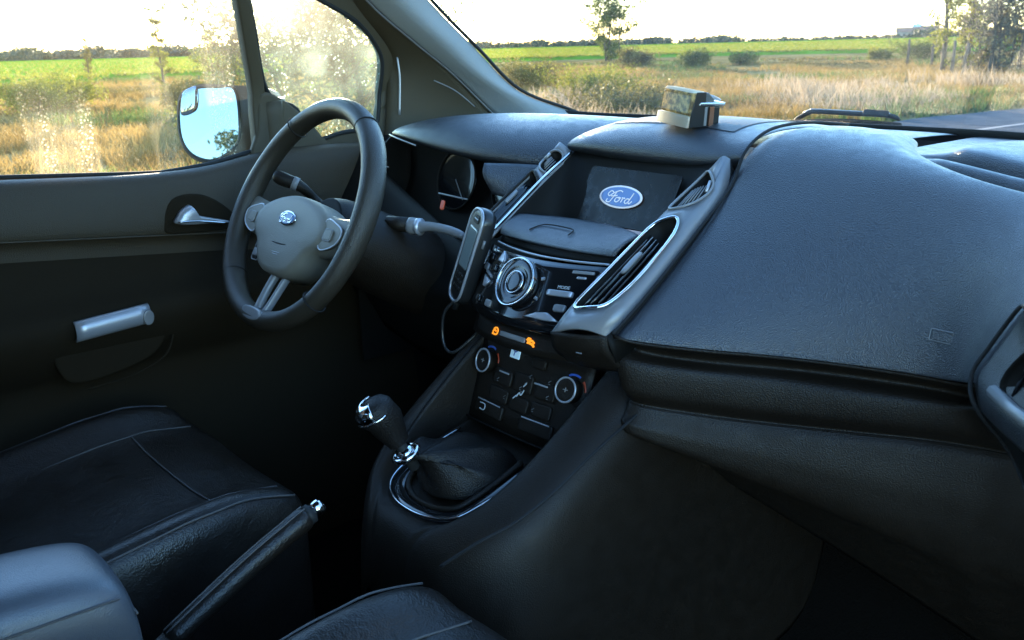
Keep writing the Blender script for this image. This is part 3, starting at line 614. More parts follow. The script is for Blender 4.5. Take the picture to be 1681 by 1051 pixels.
# door mirror
mg = vecs([(-1.0, .079, .857), (-1.0, .093, .904), (-.97, .118, .921), (-.93, .145, .922), (-.895, .163, .918), (-.885, .165, .86), (-.888, .155, .812), (-.925, .118, .782), (-.965, .092, .788), (-.99, .078, .815)])
cm = sum(mg, Vector())/len(mg); nm = Vector((.50, -.845, .13)).normalized(); uxm = Vector((.845, .50, 0)).normalized(); uym = nm.cross(uxm); uym = uym if uym.z > 0 else -uym
fm = lambda a, b, c=0.: cm+uxm*a+uym*b+nm*c
g2 = smooth_poly([((p-cm).dot(uxm), (p-cm).dot(uym)) for p in mg], 4)
hs = obj('side_mirror', *dome([(a*1.10 if a < 0 else a*2.1, b*1.10-(.12*a if a > 0 else 0)) for a, b in g2], lambda a, b, c=0: fm(a, b, -c), .085, prof=[(1, -.04), (1.01, .15), (.98, .5), (.85, .8), (.6, .97)]), 'pillar_dark', door)
V, F = plate([(a*.985, b*.985) for a, b in g2], [], fm, .006); obj('mirror_glass', V, F, 'mirror', hs, smooth=False)
bs = smooth_poly([(-.062, .012), (-.058, .052), (-.034, .066), (-.022, .064), (-.022, .030), (-.034, .016)], 4)
V, F = dome(bs, lambda a, b, c=0: fm(a, b, c), .003, prof=[(1, 0), (1, .3), (.9, .6), (.7, .85), (.4, .97)], base=.0065); obj('blind_spot_glass', V, F, 'mirror', hs)
obj('mirror_edge', *ring(g2, fm, .003, .005, 6), 'rubber', hs)
obj('mirror_stalk', *loft([[(-.74, .12, z), (-.80, .16, z+.004), (-.90, .19, z)] for z in (.80, .83, .90)], 8, 6), 'pillar_dark', hs, solid=.05)

# ================================================================== PASSENGER DOOR, SWUNG OPEN
pd = thing('passenger_door', 'passenger door swung wide open to the right of the cabin', 'car door', (.78, .32, .0))
da = R(68); du = Vector((math.sin(da), -math.cos(da), 0)); dn = Vector((-math.cos(da), -math.sin(da), 0)); DH = Vector((.79, .32, 0))
D_ = lambda a, b, c=0.: DH+du*a+Vector((0, 0, b))+dn*c
obj('door_skin', *grid([[D_(a, z, -.06-.03*math.sin(z*3)) for a in np.linspace(0, 1.0, 6)] for z in np.linspace(-.1, .82, 8)]), 'paint', pd, solid=.01)
obj('door_panel', *grid([[D_(a, z, .02+.05*math.exp(-((z-.57)/.06)**2)) for a in np.linspace(.01, .99, 6)] for z in np.linspace(-.08, .81, 16)]), 'door', pd, solid=.01)
obj('window_pane', *plate([(.12, .82), (.98, .82), (.96, 1.36), (.42, 1.37)], [], lambda a, b, c=0.: D_(a, b, -.02)), 'sideglass', pd, smooth=False)
obj('window_frame', *tube([D_(.08, .82, -.02), D_(.40, 1.38, -.02), D_(.97, 1.375, -.02), D_(.99, .82, -.02)], .022, 8), 'pillar_dark', pd)
# ================================================================== DASHBOARD
dash = thing('dashboard', 'long black dashboard with silver centre vents, display and passenger airbag panel', 'dashboard', (0, .4, .6))
# ledge under the windscreen (left and middle)
rows = []
for x, y0, ye in ((-.66, .40, .62), (-.60, .42, .735), (-.5, .45, .80), (-.37, .50, .85), (-.2, .52, .885), (0, .50, .90), (.15, .5, .893), (.22, .5, .883)):
    rows.append([(x, y0, .838), (x, y0+.06, .842), (x, (y0+ye)/2, .842), (x, ye-.03, .838), (x, ye+.005, .830)])
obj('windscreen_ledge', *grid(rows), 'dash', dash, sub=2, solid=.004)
# instrument hood
st = [(-.605, [(.56, .835), (.45, .842), (.37, .842), (.335, .838), (.328, .832), (.345, .826)]),
      (-.57, [(.58, .842), (.45, .855), (.37, .857), (.310, .849), (.300, .836), (.325, .826)]),
      (-.50, [(.60, .848), (.46, .868), (.37, .870), (.292, .856), (.276, .834), (.31, .822)]),
      (-.37, [(.62, .850), (.48, .874), (.40, .876), (.318, .863), (.270, .820), (.31, .806)]),
      (-.25, [(.62, .852), (.50, .873), (.43, .873), (.350, .858), (.298, .810), (.335, .796)]),
      (-.18, [(.62, .855), (.52, .870), (.46, .868), (.385, .850), (.338, .806), (.365, .790)]),
      (-.135, [(.62, .855), (.53, .866), (.47, .862), (.41, .842), (.372, .80), (.39, .785)])]
obj('instrument_hood', *grid([[(x, y, z) for y, z in pr] for x, pr in st]), 'dash', dash, sub=3, solid=.004)
obj('hood_edge', *tube(spline([(-.60, .327, .832), (-.565, .299, .836), (-.50, .275, .834), (-.44, .268, .827)], 20), .0016, 6), 'trim', dash)
# binnacle behind the wheel
obj('instrument_back', *loft([[(-.60, .37, .83), (-.37, .40, .81), (-.16, .40, .80)], [(-.60, .36, .74), (-.37, .385, .72), (-.16, .37, .72)], [(-.60, .30, .66), (-.37, .31, .64), (-.16, .27, .64)]], 16, 10), 'dark', dash, solid=.004)
for cx in (-.46, -.30):
    fg = frame((cx, .372, .755), (1, 0, 0), (0, .25, .97)); d = obj('gauge', *dome(oval(.055, .055, 32), fg, .004), 'gloss', dash); obj('gauge_ring', *ring(oval(.055, .055, 40), fg, .0016, .005), 'dash_shaded', d)
    obj('gauge_needle', *strokes([[(0, 0), (.03, -.035)]], fg, .002, .0052, .001), 'trim', d)
obj('binnacle_cheek', *loft([[(-.245, .262, .812), (-.20, .30, .81), (-.15, .34, .806)], [(-.235, .250, .795), (-.195, .28, .785), (-.14, .325, .78)], [(-.225, .26, .765), (-.185, .27, .76), (-.135, .31, .755)]], 10, 8), 'dash', dash, solid=.004)
obj('lower_driver_panel', *loft([[(-.72, .32, .80), (-.64, .30, .80), (-.60, .31, .76)], [(-.72, .24, .70), (-.5, .23, .655), (-.15, .2, .65)], [(-.72, .24, .62), (-.45, .20, .58), (-.14, .16, .60)], [(-.72, .30, .48), (-.45, .28, .44), (-.13, .25, .45)]], 20, 14), 'dark', dash, solid=.004)
obj('dash_end_cap', *plate([(.24, .40), (.24, .70), (.30, .80), (.335, .828), (.60, .835), (.74, .84), (.74, .40)], [], lambda a, b, c=0.: Vector((-.615, a, b))), 'dark', dash, smooth=False, solid=.004)
obj('ledge_line', *tube([(-.62, .31, .775), (-.57, .295, .777)], .0015, 6), 'trim', dash)
obj('cluster_strip', *tube([(-.37, .262, .752), (-.30, .268, .748)], .0016, 6), 'trim', dash)
obj('seatbelt_light', *dome(rr(.010, .016, .003), frame((-.36, .262, .733), (1, 0, 0), (0, .3, .95)), .002), 'redglow', dash)

# centre hood over the display
st = [(-.150, [(.62, .856), (.50, .862), (.43, .861), (.372, .852), (.350, .843), (.346, .834), (.365, .822)]),
      (-.110, [(.64, .858), (.50, .874), (.42, .874), (.360, .861), (.334, .848), (.332, .836), (.365, .822)]),
      (-.04, [(.66, .858), (.50, .880), (.42, .880), (.365, .866), (.338, .846), (.337, .828), (.37, .815)]),
      (.04, [(.66, .858), (.50, .882), (.42, .881), (.368, .866), (.342, .845), (.341, .826), (.375, .812)]),
      (.11, [(.64, .860), (.50, .878), (.43, .877), (.375, .862), (.348, .842), (.346, .824), (.38, .81)]),
      (.150, [(.62, .862), (.50, .874), (.43, .873), (.380, .862), (.356, .846), (.350, .832), (.38, .815)]),
      (.172, [(.60, .862), (.50, .872), (.43, .871), (.385, .864), (.362, .850), (.352, .838), (.38, .82)])]
hood = obj('display_hood', *grid([[(x, y, z) for y, z in pr] for x, pr in st]), 'dash', dash, sub=3, solid=.004)
# woven speaker mesh on the hood top
bpy.context.view_layer.update()
_he = hood.evaluated_get(bpy.context.evaluated_depsgraph_get())
def hood_z(x, y):
    ok, loc, nr, ix = _he.ray_cast(Vector((x, y, 1.0)), Vector((0, 0, -1))); return loc.z if ok else .87
mr_ = [[(x, y, hood_z(x, y)+.0009) for y in np.linspace(.40, .56, 14)] for x in np.linspace(-.105, .125, 22)]
def mesh_mat():
    m, n, l, b = new_mat('speaker weave'); g = n.new('ShaderNodeNewGeometry'); mp = n.new('ShaderNodeMapping'); mp.inputs['Rotation'].default_value = (0, 0, R(45)); l.new(g.outputs['Position'], mp.inputs[0])
    ck = n.new('ShaderNodeTexChecker'); ck.inputs['Scale'].default_value = 420; ck.inputs['Color1'].default_value = (.05, .052, .056, 1); ck.inputs['Color2'].default_value = (.008, .008, .009, 1); l.new(mp.outputs[0], ck.inputs[0])
    l.new(ck.outputs[0], b.inputs['Base Color']); b.inputs['Roughness'].default_value = .5
    bp = n.new('ShaderNodeBump'); bp.inputs['Strength'].default_value = .6; bp.inputs['Distance'].default_value = .001; l.new(ck.outputs[1], bp.inputs['Height']); l.new(bp.outputs[0], b.inputs['Normal']); return m
obj('speaker_mesh', *grid(mr_), mesh_mat(), dash)

# display recess
obj('display_housing', *loft([[(-.134, .352, .830), (-.112, .352, .828), (0, .354, .827), (.112, .352, .828), (.134, .352, .830)], [(-.129, .283, .790), (-.108, .320, .789), (0, .327, .789), (.108, .320, .789), (.129, .283, .790)],
                              [(-.125, .216, .751), (-.104, .292, .751), (0, .305, .751), (.104, .292, .751), (.125, .216, .751)], [(-.124, .212, .742), (-.103, .285, .738), (0, .298, .736), (.103, .285, .738), (.124, .212, .742)]], 30, 12), 'dark', dash, solid=.003)
fd = frame((0, .3125, .7765), (1, -.05, .0), (0, .50, .866))
dsp = obj('display_screen', *dome(rr(.180, .086, .006, .006), fd, .003, prof=[(1, 0), (1, .7), (.99, 1)], base=-.004), 'screen', dash, smooth=False)
obj('brand_oval', *dome(oval(.0425, .0172, 40), fd, .0008, prof=[(1, 0), (1, 1), (.9, 1)], base=.0008), 'ovalwhite', dsp)
obj('brand_oval_field', *dome(oval(.0385, .0145, 40), fd, .0008, prof=[(1, 0), (1, 1), (.9, 1)], base=.0014), 'ovalblue', dsp)
obj('brand_script', *strokes(scaled(FORD, .050, .044, .001, 0), fd, .0017, .0023), 'ovalwhite', dsp)
# storage lid below the display
obj('storage_lid', *loft([[(-.118, .222, .752), (-.06, .255, .749), (0, .262, .748), (.06, .250, .749), (.118, .218, .752)],
                          [(-.116, .200, .746), (-.06, .222, .745), (0, .228, .745), (.06, .220, .745), (.116, .198, .746)],
                          [(-.114, .184, .7365), (-.06, .187, .7365), (0, .189, .7365), (.06, .187, .7365), (.114, .184, .7365)],
                          [(-.112, .180, .728), (-.06, .174, .728), (0, .172, .728), (.06, .174, .728), (.112, .180, .728)]], 26, 12), 'dash', dash, solid=.004)
obj('lid_catch', *tube(spline([(-.062, .192, .7395), (-.058, .208, .7435), (-.045, .214, .7455), (-.01, .214, .7455), (.008, .210, .7445), (.012, .196, .7405)], 18), .0009, 6), 'seam', dash)
obj('disc_slot', *loft([[(-.112, .186, .729), (0, .178, .729), (.112, .186, .729)], [(-.112, .180, .718), (0, .166, .717), (.112, .180, .718)]], 14, 4), 'dark', dash, solid=.003)
obj('slot_strip', *tube(spline([(-.110, .174, .7185), (-.06, .160, .7175), (0, .154, .717), (.06, .160, .7175), (.110, .174, .7185)], 24), .0016, 6), 'silver', dash)
# audio unit: bowed gloss face
def AU(a, b, c=0.):      # a = across, b = up the face from the knob centre, c = proud
    s = (a/.11)**2
    return Vector((a, .118+.028*s+b*.50-c*.86, .684+b*.866+c*.50))
au = obj('audio_panel', *grid([[AU(a, b, 0) for a in np.linspace(-.112, .112, 25)] for b in np.linspace(-.056, .038, 8)]), 'gloss', dash, solid=.004)
ring_o = obj('volume_dial', *dome(oval(.034, .034, 40), AU, .012, prof=[(1, 0), (.98, .5), (.93, .9), (.86, 1.), (.62, .8), (.55, .75)]), 'gloss', au)
obj('dial_ring', *ring(oval(.0327, .0327, 48), AU, .0015, .0125), 'chrome', au)
obj('dial_inner_ring', *ring(oval(.0150, .0150, 40), AU, .0012, .0108), 'chrome', au)
obj('dial_button', *dome(oval(.0138, .0138, 32), AU, .004, base=.009), 'gloss', au)
def button(name, pts, m_='silver', h=.004, par=None, f=AU, sm=0): return obj(name, *dome(smooth_poly(pts, 4) if sm else pts, f, h, prof=[(1, 0), (1, .6), (.93, 1), (.6, 1)]), m_, par or au, bevel=0)
button('seek_button_glint', [(-.066, .021), (-.048, .020), (-.046, .026), (-.057, .037)]); button('seek_button_glint', [(-.088, -.004), (-.066, -.009), (-.076, -.020), (-.082, -.020)])  # silver triangles model reflections on the buttons as raised parts
button('seek_rim', [(-.090, .004), (-.066, -.001), (-.064, -.005), (-.088, -.001)], 'trim')
button('preset_button_glint', rr(.036, .008, .002, .068, -.003)); button('power_button_glint', [(.028, -.040), (.046, -.032), (.062, -.030), (.080, -.040), (.06, -.041)])  # bar and wedge stand in for reflections on silver buttons
button('eject_button', rr(.028, .004, .001, .088, .028), 'trim', .002); button('eject_mark', rr(.012, .003, .001, .088, .021), 'silver', .0012)
for k, (a, b) in enumerate(((-.092, .022), (-.096, .006), (-.070, .010), (-.050, -.038), (-.085, -.038), (.075, -.022))): button('audio_button', rr(.016, .010, .003, a, b), 'trim' if k % 2 else 'gloss', .003)
for a0 in (160, 200, 340, 20): obj('dial_tick', *strokes([[(.037*math.cos(R(a0)), .037*math.sin(R(a0))), (.042*math.cos(R(a0)), .042*math.sin(R(a0)))]], AU, .004, .0004, .002), 'silver', au)
obj('maker_name', *text('SONY', AU, .0105, .0008, .0, .046-.0165), 'lightprint', au); obj('button_print', *text('MODE', AU, .006, .0008, .07, .006), 'lightprint', au)
# side trims with the centre vents (left one mirrors the right one)
TI = vecs([[0.132, 0.348, 0.825], [0.128, 0.279, 0.789], [0.124, 0.214, 0.75], [0.12, 0.152, 0.712], [0.115, 0.101, 0.68], [0.108, 0.074, 0.651]])
TO = vecs([[0.162, 0.345, 0.839], [0.178, 0.318, 0.803], [0.185, 0.247, 0.757], [0.187, 0.188, 0.717], [0.185, 0.137, 0.679], [0.18, 0.095, 0.657]])
def trim_map(sg):
    def f(u, v, c=0.):
        e = .003; v = v*(.62 if sg < 0 else 1.)      # the driver's side trim ends higher
        A = lambda uu, vv: cr(TI, vv).lerp(cr(TO, vv), uu)+Vector((.004, -.006, .010))*math.sin(math.pi*max(0, min(1, uu)))
        p = A(u, v); n = (A(u+e, v)-p).cross(A(u, min(1, v+e))-A(u, max(0, v-e))).normalized()
        if n.z < 0: n = -n
        q = p+n*c; return Vector((sg*q.x, q.y, q.z))
    return f
vent = smooth_poly([(.08, .355), (.30, .342), (.55, .352), (.70, .42), (.73, .57), (.70, .70), (.60, .815), (.40, .838), (.20, .835), (.08, .80), (.055, .70), (.05, .58), (.05, .44)], 4)
vup = smooth_poly([(.05, .25), (.06, .16), (.16, .095), (.38, .10), (.66, .165), (.72, .225), (.60, .275), (.35, .29)], 4)
tout = [(0, v) for v in np.linspace(0, 1, 30)]+[(u, 1) for u in np.linspace(.05, 1, 14)]+[(1, v) for v in np.linspace(.97, 0, 30)]+[(u, 0) for u in np.linspace(.95, .05, 10)]
for sg in (1, -1):
    f = trim_map(sg)
    tr = obj('centre_trim', *plate(tout, [vent, vup], f), 'trim', dash, smooth=True, solid=.004, label='grey side trim with two vents, %s of the display' % ('right' if sg > 0 else 'left'))
    obj('vent_cavity', *join(grid([[f(a, b, 0) for a, b in vent], [f(.38+(a-.38)*.95, .59+(b-.59)*.97, -.022) for a, b in vent], [f(.38, .59, -.022) for a, b in vent]], closed_v=True)), 'dark', tr)
    obj('vent_ring', *ring(vent, f, .0024, .001), 'chrome' if sg > 0 else 'dash_shaded', tr)
    for k in range(5):
        u = .16+.115*k; a0 = .40+.02*k; a1 = .80-.005*k
        obj('vent_slat', *grid([[f(u+.035, v, -.004), f(u-.02, v, -.014)] for v in np.linspace(a0, a1, 8)]), 'gloss', tr, solid=.0014)
    obj('vent_tab', *dome(rr(.10, .11, .03, .40, .57), f, .004, base=-.003), 'trim', tr)
    obj('upper_vent_cavity', *grid([[f(a, b, 0) for a, b in vup], [f(.36+(a-.36)*.86, .2+(b-.2)*.86, -.012) for a, b in vup], [f(.36, .2, -.012) for a, b in vup]], closed_v=True), 'dark', tr)
    obj('upper_vent_ring', *ring(vup, f, .0018, .0006), 'trim', tr)
    for k in range(6):
        u = .14+.08*k; obj('grille_bar', *tube([f(u, .155+.004*k, -.004), f(u+.02, .262-.002*k, -.004)], .0009, 5), 'trim', tr)
    obj('grille_highlight', *tube([f(.60, .165, .0), f(.66, .222, .0)], .0022, 6), 'silver', tr)
    bt = lambda x, y, z: (sg*x, y, z)
    if sg > 0: obj('trim_foot', *loft([[bt(.108, .072, .652), bt(.145, .076, .655), bt(.182, .094, .657)], [bt(.108, .078, .628), bt(.145, .082, .630), bt(.184, .098, .634)], [bt(.108, .105, .605), bt(.145, .112, .603), bt(.184, .125, .605)]], 8, 8), 'dash_shaded' if sg > 0 else 'dark', dash, solid=.004)
obj('trim_screw_print', *strokes([[(-.004, 0), (.004, 0)]], frame((.150, .083, .634), (1, .25, 0), (0, -.25, 1)), .0016, .0042, .0006), 'trim', dash)
for sg in (1,):
    obj('trim_side', *grid([[Vector((sg*p.x, p.y, p.z)) for p in spline(TO, 24)], [Vector((sg*(p.x+.006), p.y+.012, p.z-.035)) for p in spline(TO, 24)]]), 'dark', dash, solid=.003)
# chrome strip down the left trim edge
obj('left_trim_strip', *tube([(-p.x-.001, p.y-.004, p.z+.004) for p in spline(TI[:4], 24)], .0022, 6), 'chrome', dash)
obj('stack_side_line', *tube(spline([(-.117, .165, .706), (-.121, .15, .675), (-.121, .146, .64), (-.113, .150, .606)], 16), .0018, 6), 'silver', dash)
# switch strip with the orange lights
SW = lambda a, b, c=0.: Vector((a, .102+.020*(a/.1)**2+b*.35-c*.93, .615+b*.93+c*.35))
sw = obj('switch_strip', *grid([[SW(a, b) for a in np.linspace(-.105, .105, 15)] for b in np.linspace(-.016, .014, 4)]), 'dash_shaded', dash, solid=.01)
obj('switch_bar', *dome(rr(.052, .007, .002, 0, 0), SW, .002), 'trim', sw)
hz = strokes([[(-.041, .0015), (-.037, .0045), (-.032, .004), (-.0305, .0), (-.033, -.004), (-.039, -.0045), (-.0415, -.001), (-.038, .001), (-.034, .0)], [(-.043, -.005), (-.040, -.004)]], SW, .0024, .0004, .0008)
obj('demist_light', *hz, 'orange', sw)
obj('seat_heat_light', *strokes([[(.029, .001), (.031, .004), (.035, .0035)], [(.032, .0), (.037, .002), (.042, -.001)], [(.030, -.0015), (.036, -.002), (.041, -.004), (.042, -.006)]], SW, .0030, .0004, .0008), 'orange', sw)
# climate panel
CL = lambda a, b, c=0.: Vector((a, .124+.006*(a/.1)**2+b*.34-c*.94, .545+b*.94+c*.34))
cl = obj('climate_panel', *grid([[CL(a, b) for a in np.linspace(-.112, .112, 15)] for b in np.linspace(-.075, .052, 6)]), 'dash_shaded', dash, solid=.004)
for sg in (-1, 1):
    CK = lambda a, b, c=0., sg=sg: CL(sg*.085+a, .009+b, c)
    kn = obj('climate_knob', *dome(oval(.0165, .0165, 28), CK, .014, prof=[(1, 0), (.96, .9), (.9, 1), (.6, .93)]), 'dash_shaded', cl)
    obj('knob_ring', *ring(oval(.0162, .0162, 36), CK, .0014, .0138), 'silver', cl)
    obj('knob_mark', *strokes([[(-.004, 0), (.004, 0)], [(0, -.003), (0, .003)]], CK, .0012, .0134, .0006), 'trim', cl)
    obj('cold_arc', *strokes([[(.021*math.cos(R(q)), .021*math.sin(R(q))) for q in np.linspace(65, 120, 6)]], CK, .003, .0006, .0006), 'blueprint', cl)
    obj('warm_arc', *strokes([[(.021*math.cos(R(q)), .021*math.sin(R(q))) for q in np.linspace(5, 45, 6)]], CK, .003, .0006, .0006), 'redprint', cl)
obj('airbag_sign', *dome(rr(.020, .015, .001, -.030, .034), CL, .0016, base=.002), 'bluesign', cl)
obj('airbag_sign_mark', *strokes([[(-.034, .038), (-.029, .036), (-.025, .038)], [(-.030, .036), (-.031, .030)]], CL, .0016, .0038, .0005), 'blueprint', cl)
for k, (a, b, w, h_) in enumerate(((-.045, -.004, .040, .022), (-.001, -.002, .036, .026), (.043, -.004, .036, .022), (-.045, -.030, .040, .020), (.0, -.032, .036, .020), (.043, -.030, .036, .020), (.02, .030, .026, .014))):
    obj('climate_button', *dome(rr(w, h_, .004, a, b), CL, .004), 'dash_shaded', cl)
for a, b, w in ((-.042, .003, .022), (.034, .004, .026)): obj('button_bar', *dome(rr(w, .0022, .001, a, b), CL, .001, base=.004), 'silver', cl)
for a, b in ((-.002, -.008), (.0, -.014), (.006, .0), (-.03, -.028), (-.052, -.008), (.05, -.008), (.03, -.03), (.048, .012), (.012, .012)):
    obj('button_symbol', *strokes([[(a-.002, b-.0015), (a+.002, b+.0015)], [(a-.0015, b-.0035), (a+.0015, b-.0035)]], CL, .0009, .0041, .0004), 'trim', cl)
obj('fan_symbol', *strokes([[(-.006, -.022), (-.002, -.016), (.002, -.018), (.006, -.010)], [(-.012, -.026), (-.006, -.020)], [(.003, -.006), (.008, .0)]], CL, .0018, .0042, .0006), 'lightprint', cl)
for a in (-.058, .040):
    obj('lower_switch', *dome(rr(.062, .020, .003, a, -.054), CL, .005), 'dash_shaded', cl); obj('switch_edge', *strokes([[(a-.026, -.045), (a+.026, -.045)]], CL, .0018, .0052, .0006), 'silver', cl)
obj('usb_socket', *strokes([[(-.078, -.050), (-.066, -.050), (-.066, -.058), (-.076, -.058)]], CL, .0014, .0052, .0006), 'lightprint', cl)
obj('stack_pocket', *loft([[(-.11, .100, .472), (0, .096, .472), (.11, .100, .472)], [(-.11, .13, .45), (0, .13, .45), (.11, .13, .45)], [(-.11, .10, .43), (0, .10, .43), (.11, .10, .43)]], 10, 8), 'dark', dash, solid=.003)

# passenger airbag panel
st = [[(.165, .64, .858), (.176, .52, .870), (.182, .44, .872), (.184, .385, .866), (.184, .340, .842), (.189, .310, .803), (.193, .245, .757), (.195, .187, .717), (.193, .135, .680), (.189, .100, .657)],
      [(.205, .66, .856), (.205, .54, .872), (.208, .46, .876), (.210, .400, .872), (.212, .352, .848), (.215, .312, .806), (.216, .255, .757), (.216, .205, .717), (.214, .156, .680), (.210, .118, .650)],
      [(.255, .64, .852), (.255, .55, .868), (.260, .48, .873), (.264, .420, .870), (.268, .372, .850), (.270, .332, .812), (.272, .280, .762), (.272, .236, .718), (.270, .194, .680), (.266, .158, .645)],
      [(.300, .58, .848), (.305, .53, .857), (.315, .48, .862), (.322, .430, .860), (.330, .385, .846), (.334, .350, .815), (.336, .305, .766), (.336, .266, .720), (.334, .234, .680), (.332, .205, .642)],
      [(.315, .53, .842), (.325, .50, .848), (.340, .46, .851), (.36, .418, .850), (.392, .382, .840), (.398, .358, .814), (.402, .320, .768), (.402, .290, .722), (.402, .262, .680), (.400, .243, .639)],
      [(.40, .42, .838), (.42, .415, .843), (.43, .408, .845), (.44, .400, .845), (.455, .375, .836), (.462, .352, .810), (.466, .320, .766), (.468, .298, .722), (.468, .280, .680), (.466, .270, .637)],
      [(.50, .405, .832), (.51, .402, .838), (.515, .397, .841), (.52, .390, .841), (.525, .365, .831), (.528, .338, .806), (.528, .308, .766), (.526, .290, .724), (.524, .276, .682), (.520, .270, .640)],
      [(.58, .39, .830), (.58, .387, .836), (.582, .382, .839), (.585, .372, .838), (.588, .340, .826), (.588, .302, .803), (.584, .262, .768), (.574, .234, .730), (.562, .222, .694), (.552, .222, .662)],
      [(.66, .37, .83), (.66, .367, .836), (.66, .362, .839), (.66, .350, .838), (.66, .310, .828), (.652, .262, .812), (.632, .218, .786), (.610, .196, .752), (.582, .196, .708), (.562, .205, .677)]]
drop = lambda x: -.020*max(0., min(1., (x-.36)/.14))
st = [[(x, y, z+drop(x)*(1. if i < 5 else max(0, 1-.35*(i-4)))) for i, (x, y, z) in enumerate(r)] for r in st]
st.insert(0, [(x-.020, y+.006, z-.016) for x, y, z in st[0]])
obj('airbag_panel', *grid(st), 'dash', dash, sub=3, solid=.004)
obj('panel_seam', *tube(spline([(.166, .62, .864), (.176, .52, .8745), (.181, .44, .877), (.183, .385, .870), (.1835, .345, .848), (.187, .314, .808), (.190, .247, .762), (.192, .188, .722), (.190, .136, .685), (.186, .100, .660)], 60), .0022, 6), 'seam', dash)
# shelf, ridge and slot between panel lip and windscreen on the passenger side
pr = [(.394, .834), (.398, .824), (.402, .800), (.43, .797), (.468, .800), (.474, .826), (.479, .836), (.488, .839), (.498, .837), (.505, .832), (.508, .806), (.515, .800), (.530, .804), (.534, .840), (.545, .850), (.62, .850), (.72, .846), (.80, .838), (.865, .828)]
rows = []
for x, k, ysh in ((.245, 0., .045), (.30, .03, .040), (.338, .25, .034), (.352, .85, .028), (.375, 1., .018), (.43, 1., .012), (.50, 1., .0), (.58, 1., -.012), (.66, 1., -.03)):
    rows.append([(x, (y+ysh) if y < .55 else y+ysh*.5-(.10*((x-.2)/.46)**2)*((y-.55)/.3), (z if k == 1. else .845+(z-.845)*k-(.012*(1-k)))+drop(x)*(1 if y < .7 else .6)) for y, z in pr])
obj('dash_shelf', *grid(rows), 'dash', dash, sub=2, solid=.003)
# label slot in the panel
fl = frame((.497, .281, .683), (1, .02, -.02), (0, .28, .96))
obj('airbag_tab', *dome(rr(.038, .010, .001), fl, .0012, prof=[(1, 0), (1, .5), (.94, 1), (.9, 1)], base=.0025), 'dash', dash); obj('airbag_tab_edge', *ring(rr(.040, .012, .001), fl, .0007, .003, 5), 'trim', dash)
# dark step under the panel, then the lower panels
def lowedge(dy, dz, dx=0): return [(r[-1][0]+dx, r[-1][1]+dy, r[-1][2]+dz) for r in st[1:]]
low0 = [(.168, .135, .628), (.189, .118, .622), (.266, .178, .610), (.332, .224, .606), (.400, .258, .603), (.466, .286, .602), (.520, .292, .602), (.556, .268, .610)]
low1 = [(.168, .140, .592), (.192, .119, .588), (.266, .177, .575), (.332, .221, .571), (.400, .257, .570), (.466, .287, .572), (.520, .299, .575), (.560, .290, .580)]
low2 = [(.168, .155, .566), (.194, .132, .564), (.266, .190, .552), (.332, .235, .548), (.400, .273, .548), (.466, .305, .550), (.520, .319, .553), (.562, .322, .556), (.64, .315, .56), (.73, .30, .56)]
tp_ = lambda x: max(.04, min(1., (x-.17)/.34))
Lr = [lowedge(.002, -.003), lowedge(.030, -.014), lowedge(.040, -.026)]
Lr = [[(.170, r[0][1]+.012, r[0][2])]+r for r in Lr]
low2s = low2[:8]
obj('glovebox_top_panel', *loft(Lr+[low0, low1, [(x, y+.002, z+.004) for x, y, z in low2s], low2s], 40, 40), 'dash_shaded', dash, solid=.004)
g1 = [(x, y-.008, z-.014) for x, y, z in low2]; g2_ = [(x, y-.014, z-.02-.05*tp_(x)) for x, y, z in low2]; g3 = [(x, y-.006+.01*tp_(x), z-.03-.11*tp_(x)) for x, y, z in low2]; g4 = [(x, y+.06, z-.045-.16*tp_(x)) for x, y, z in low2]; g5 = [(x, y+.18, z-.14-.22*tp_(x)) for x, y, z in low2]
obj('glovebox_door', *loft([low2, g1, g2_, g3, g4, g5], 40, 30), 'dash_shaded', dash, solid=.004)
# passenger end vent
pod_o = [(.655, .050, .790), (.600, .182, .752), (.572, .202, .706), (.560, .200, .676), (.572, .188, .650), (.600, .215, .600), (.640, .180, .56), (.72, .05, .56)]
obj('end_panel', *loft([pod_o[:5], [(.70, -.01, .79), (.65, .11, .735), (.625, .13, .70), (.615, .13, .675), (.63, .12, .655)], [(.76, -.06, .79), (.72, .02, .74), (.70, .04, .705), (.70, .045, .68), (.71, .04, .66)]], 20, 12), 'dash', dash, solid=.004)
obj('end_panel_low', *loft([pod_o[4:], [(.64, .12, .655), (.66, .12, .60), (.70, .09, .55), (.76, .0, .54)], [(.74, .03, .655), (.74, .05, .60), (.75, .02, .54), (.78, -.03, .52)]], 16, 10), 'dark', dash, solid=.004)
obj('end_panel_seam', *tube(spline([tuple(Vector(p)+Vector((-.002, -.004, .003))) for p in pod_o[:7]], 36), .002, 6), 'seam', dash)
fv = frame((.640, .128, .712), (.62, -.60, .10), (-.10, .1, 1)); ve = smooth_poly([(-.045, -.018), (-.01, .020), (.05, .045), (.11, .05), (.11, -.03), (.02, -.026)], 4)
ev = obj('end_vent', *dome(ve, fv, .004, prof=[(1, 0), (1, .8), (.96, 1), (.92, .6), (.88, -2.)], base=.008), 'dark', dash)
obj('end_vent_frame', *tube([fv(-.045, -.020, .016), fv(.0, -.026, .018), fv(.11, -.032, .018)], .006, 8), 'trim', ev)
for k in range(4): obj('vent_slat', *tube([fv(-.02+.03*k, -.018, .010), fv(.012+.03*k, .028, .010)], .0022, 6), 'gloss', ev)

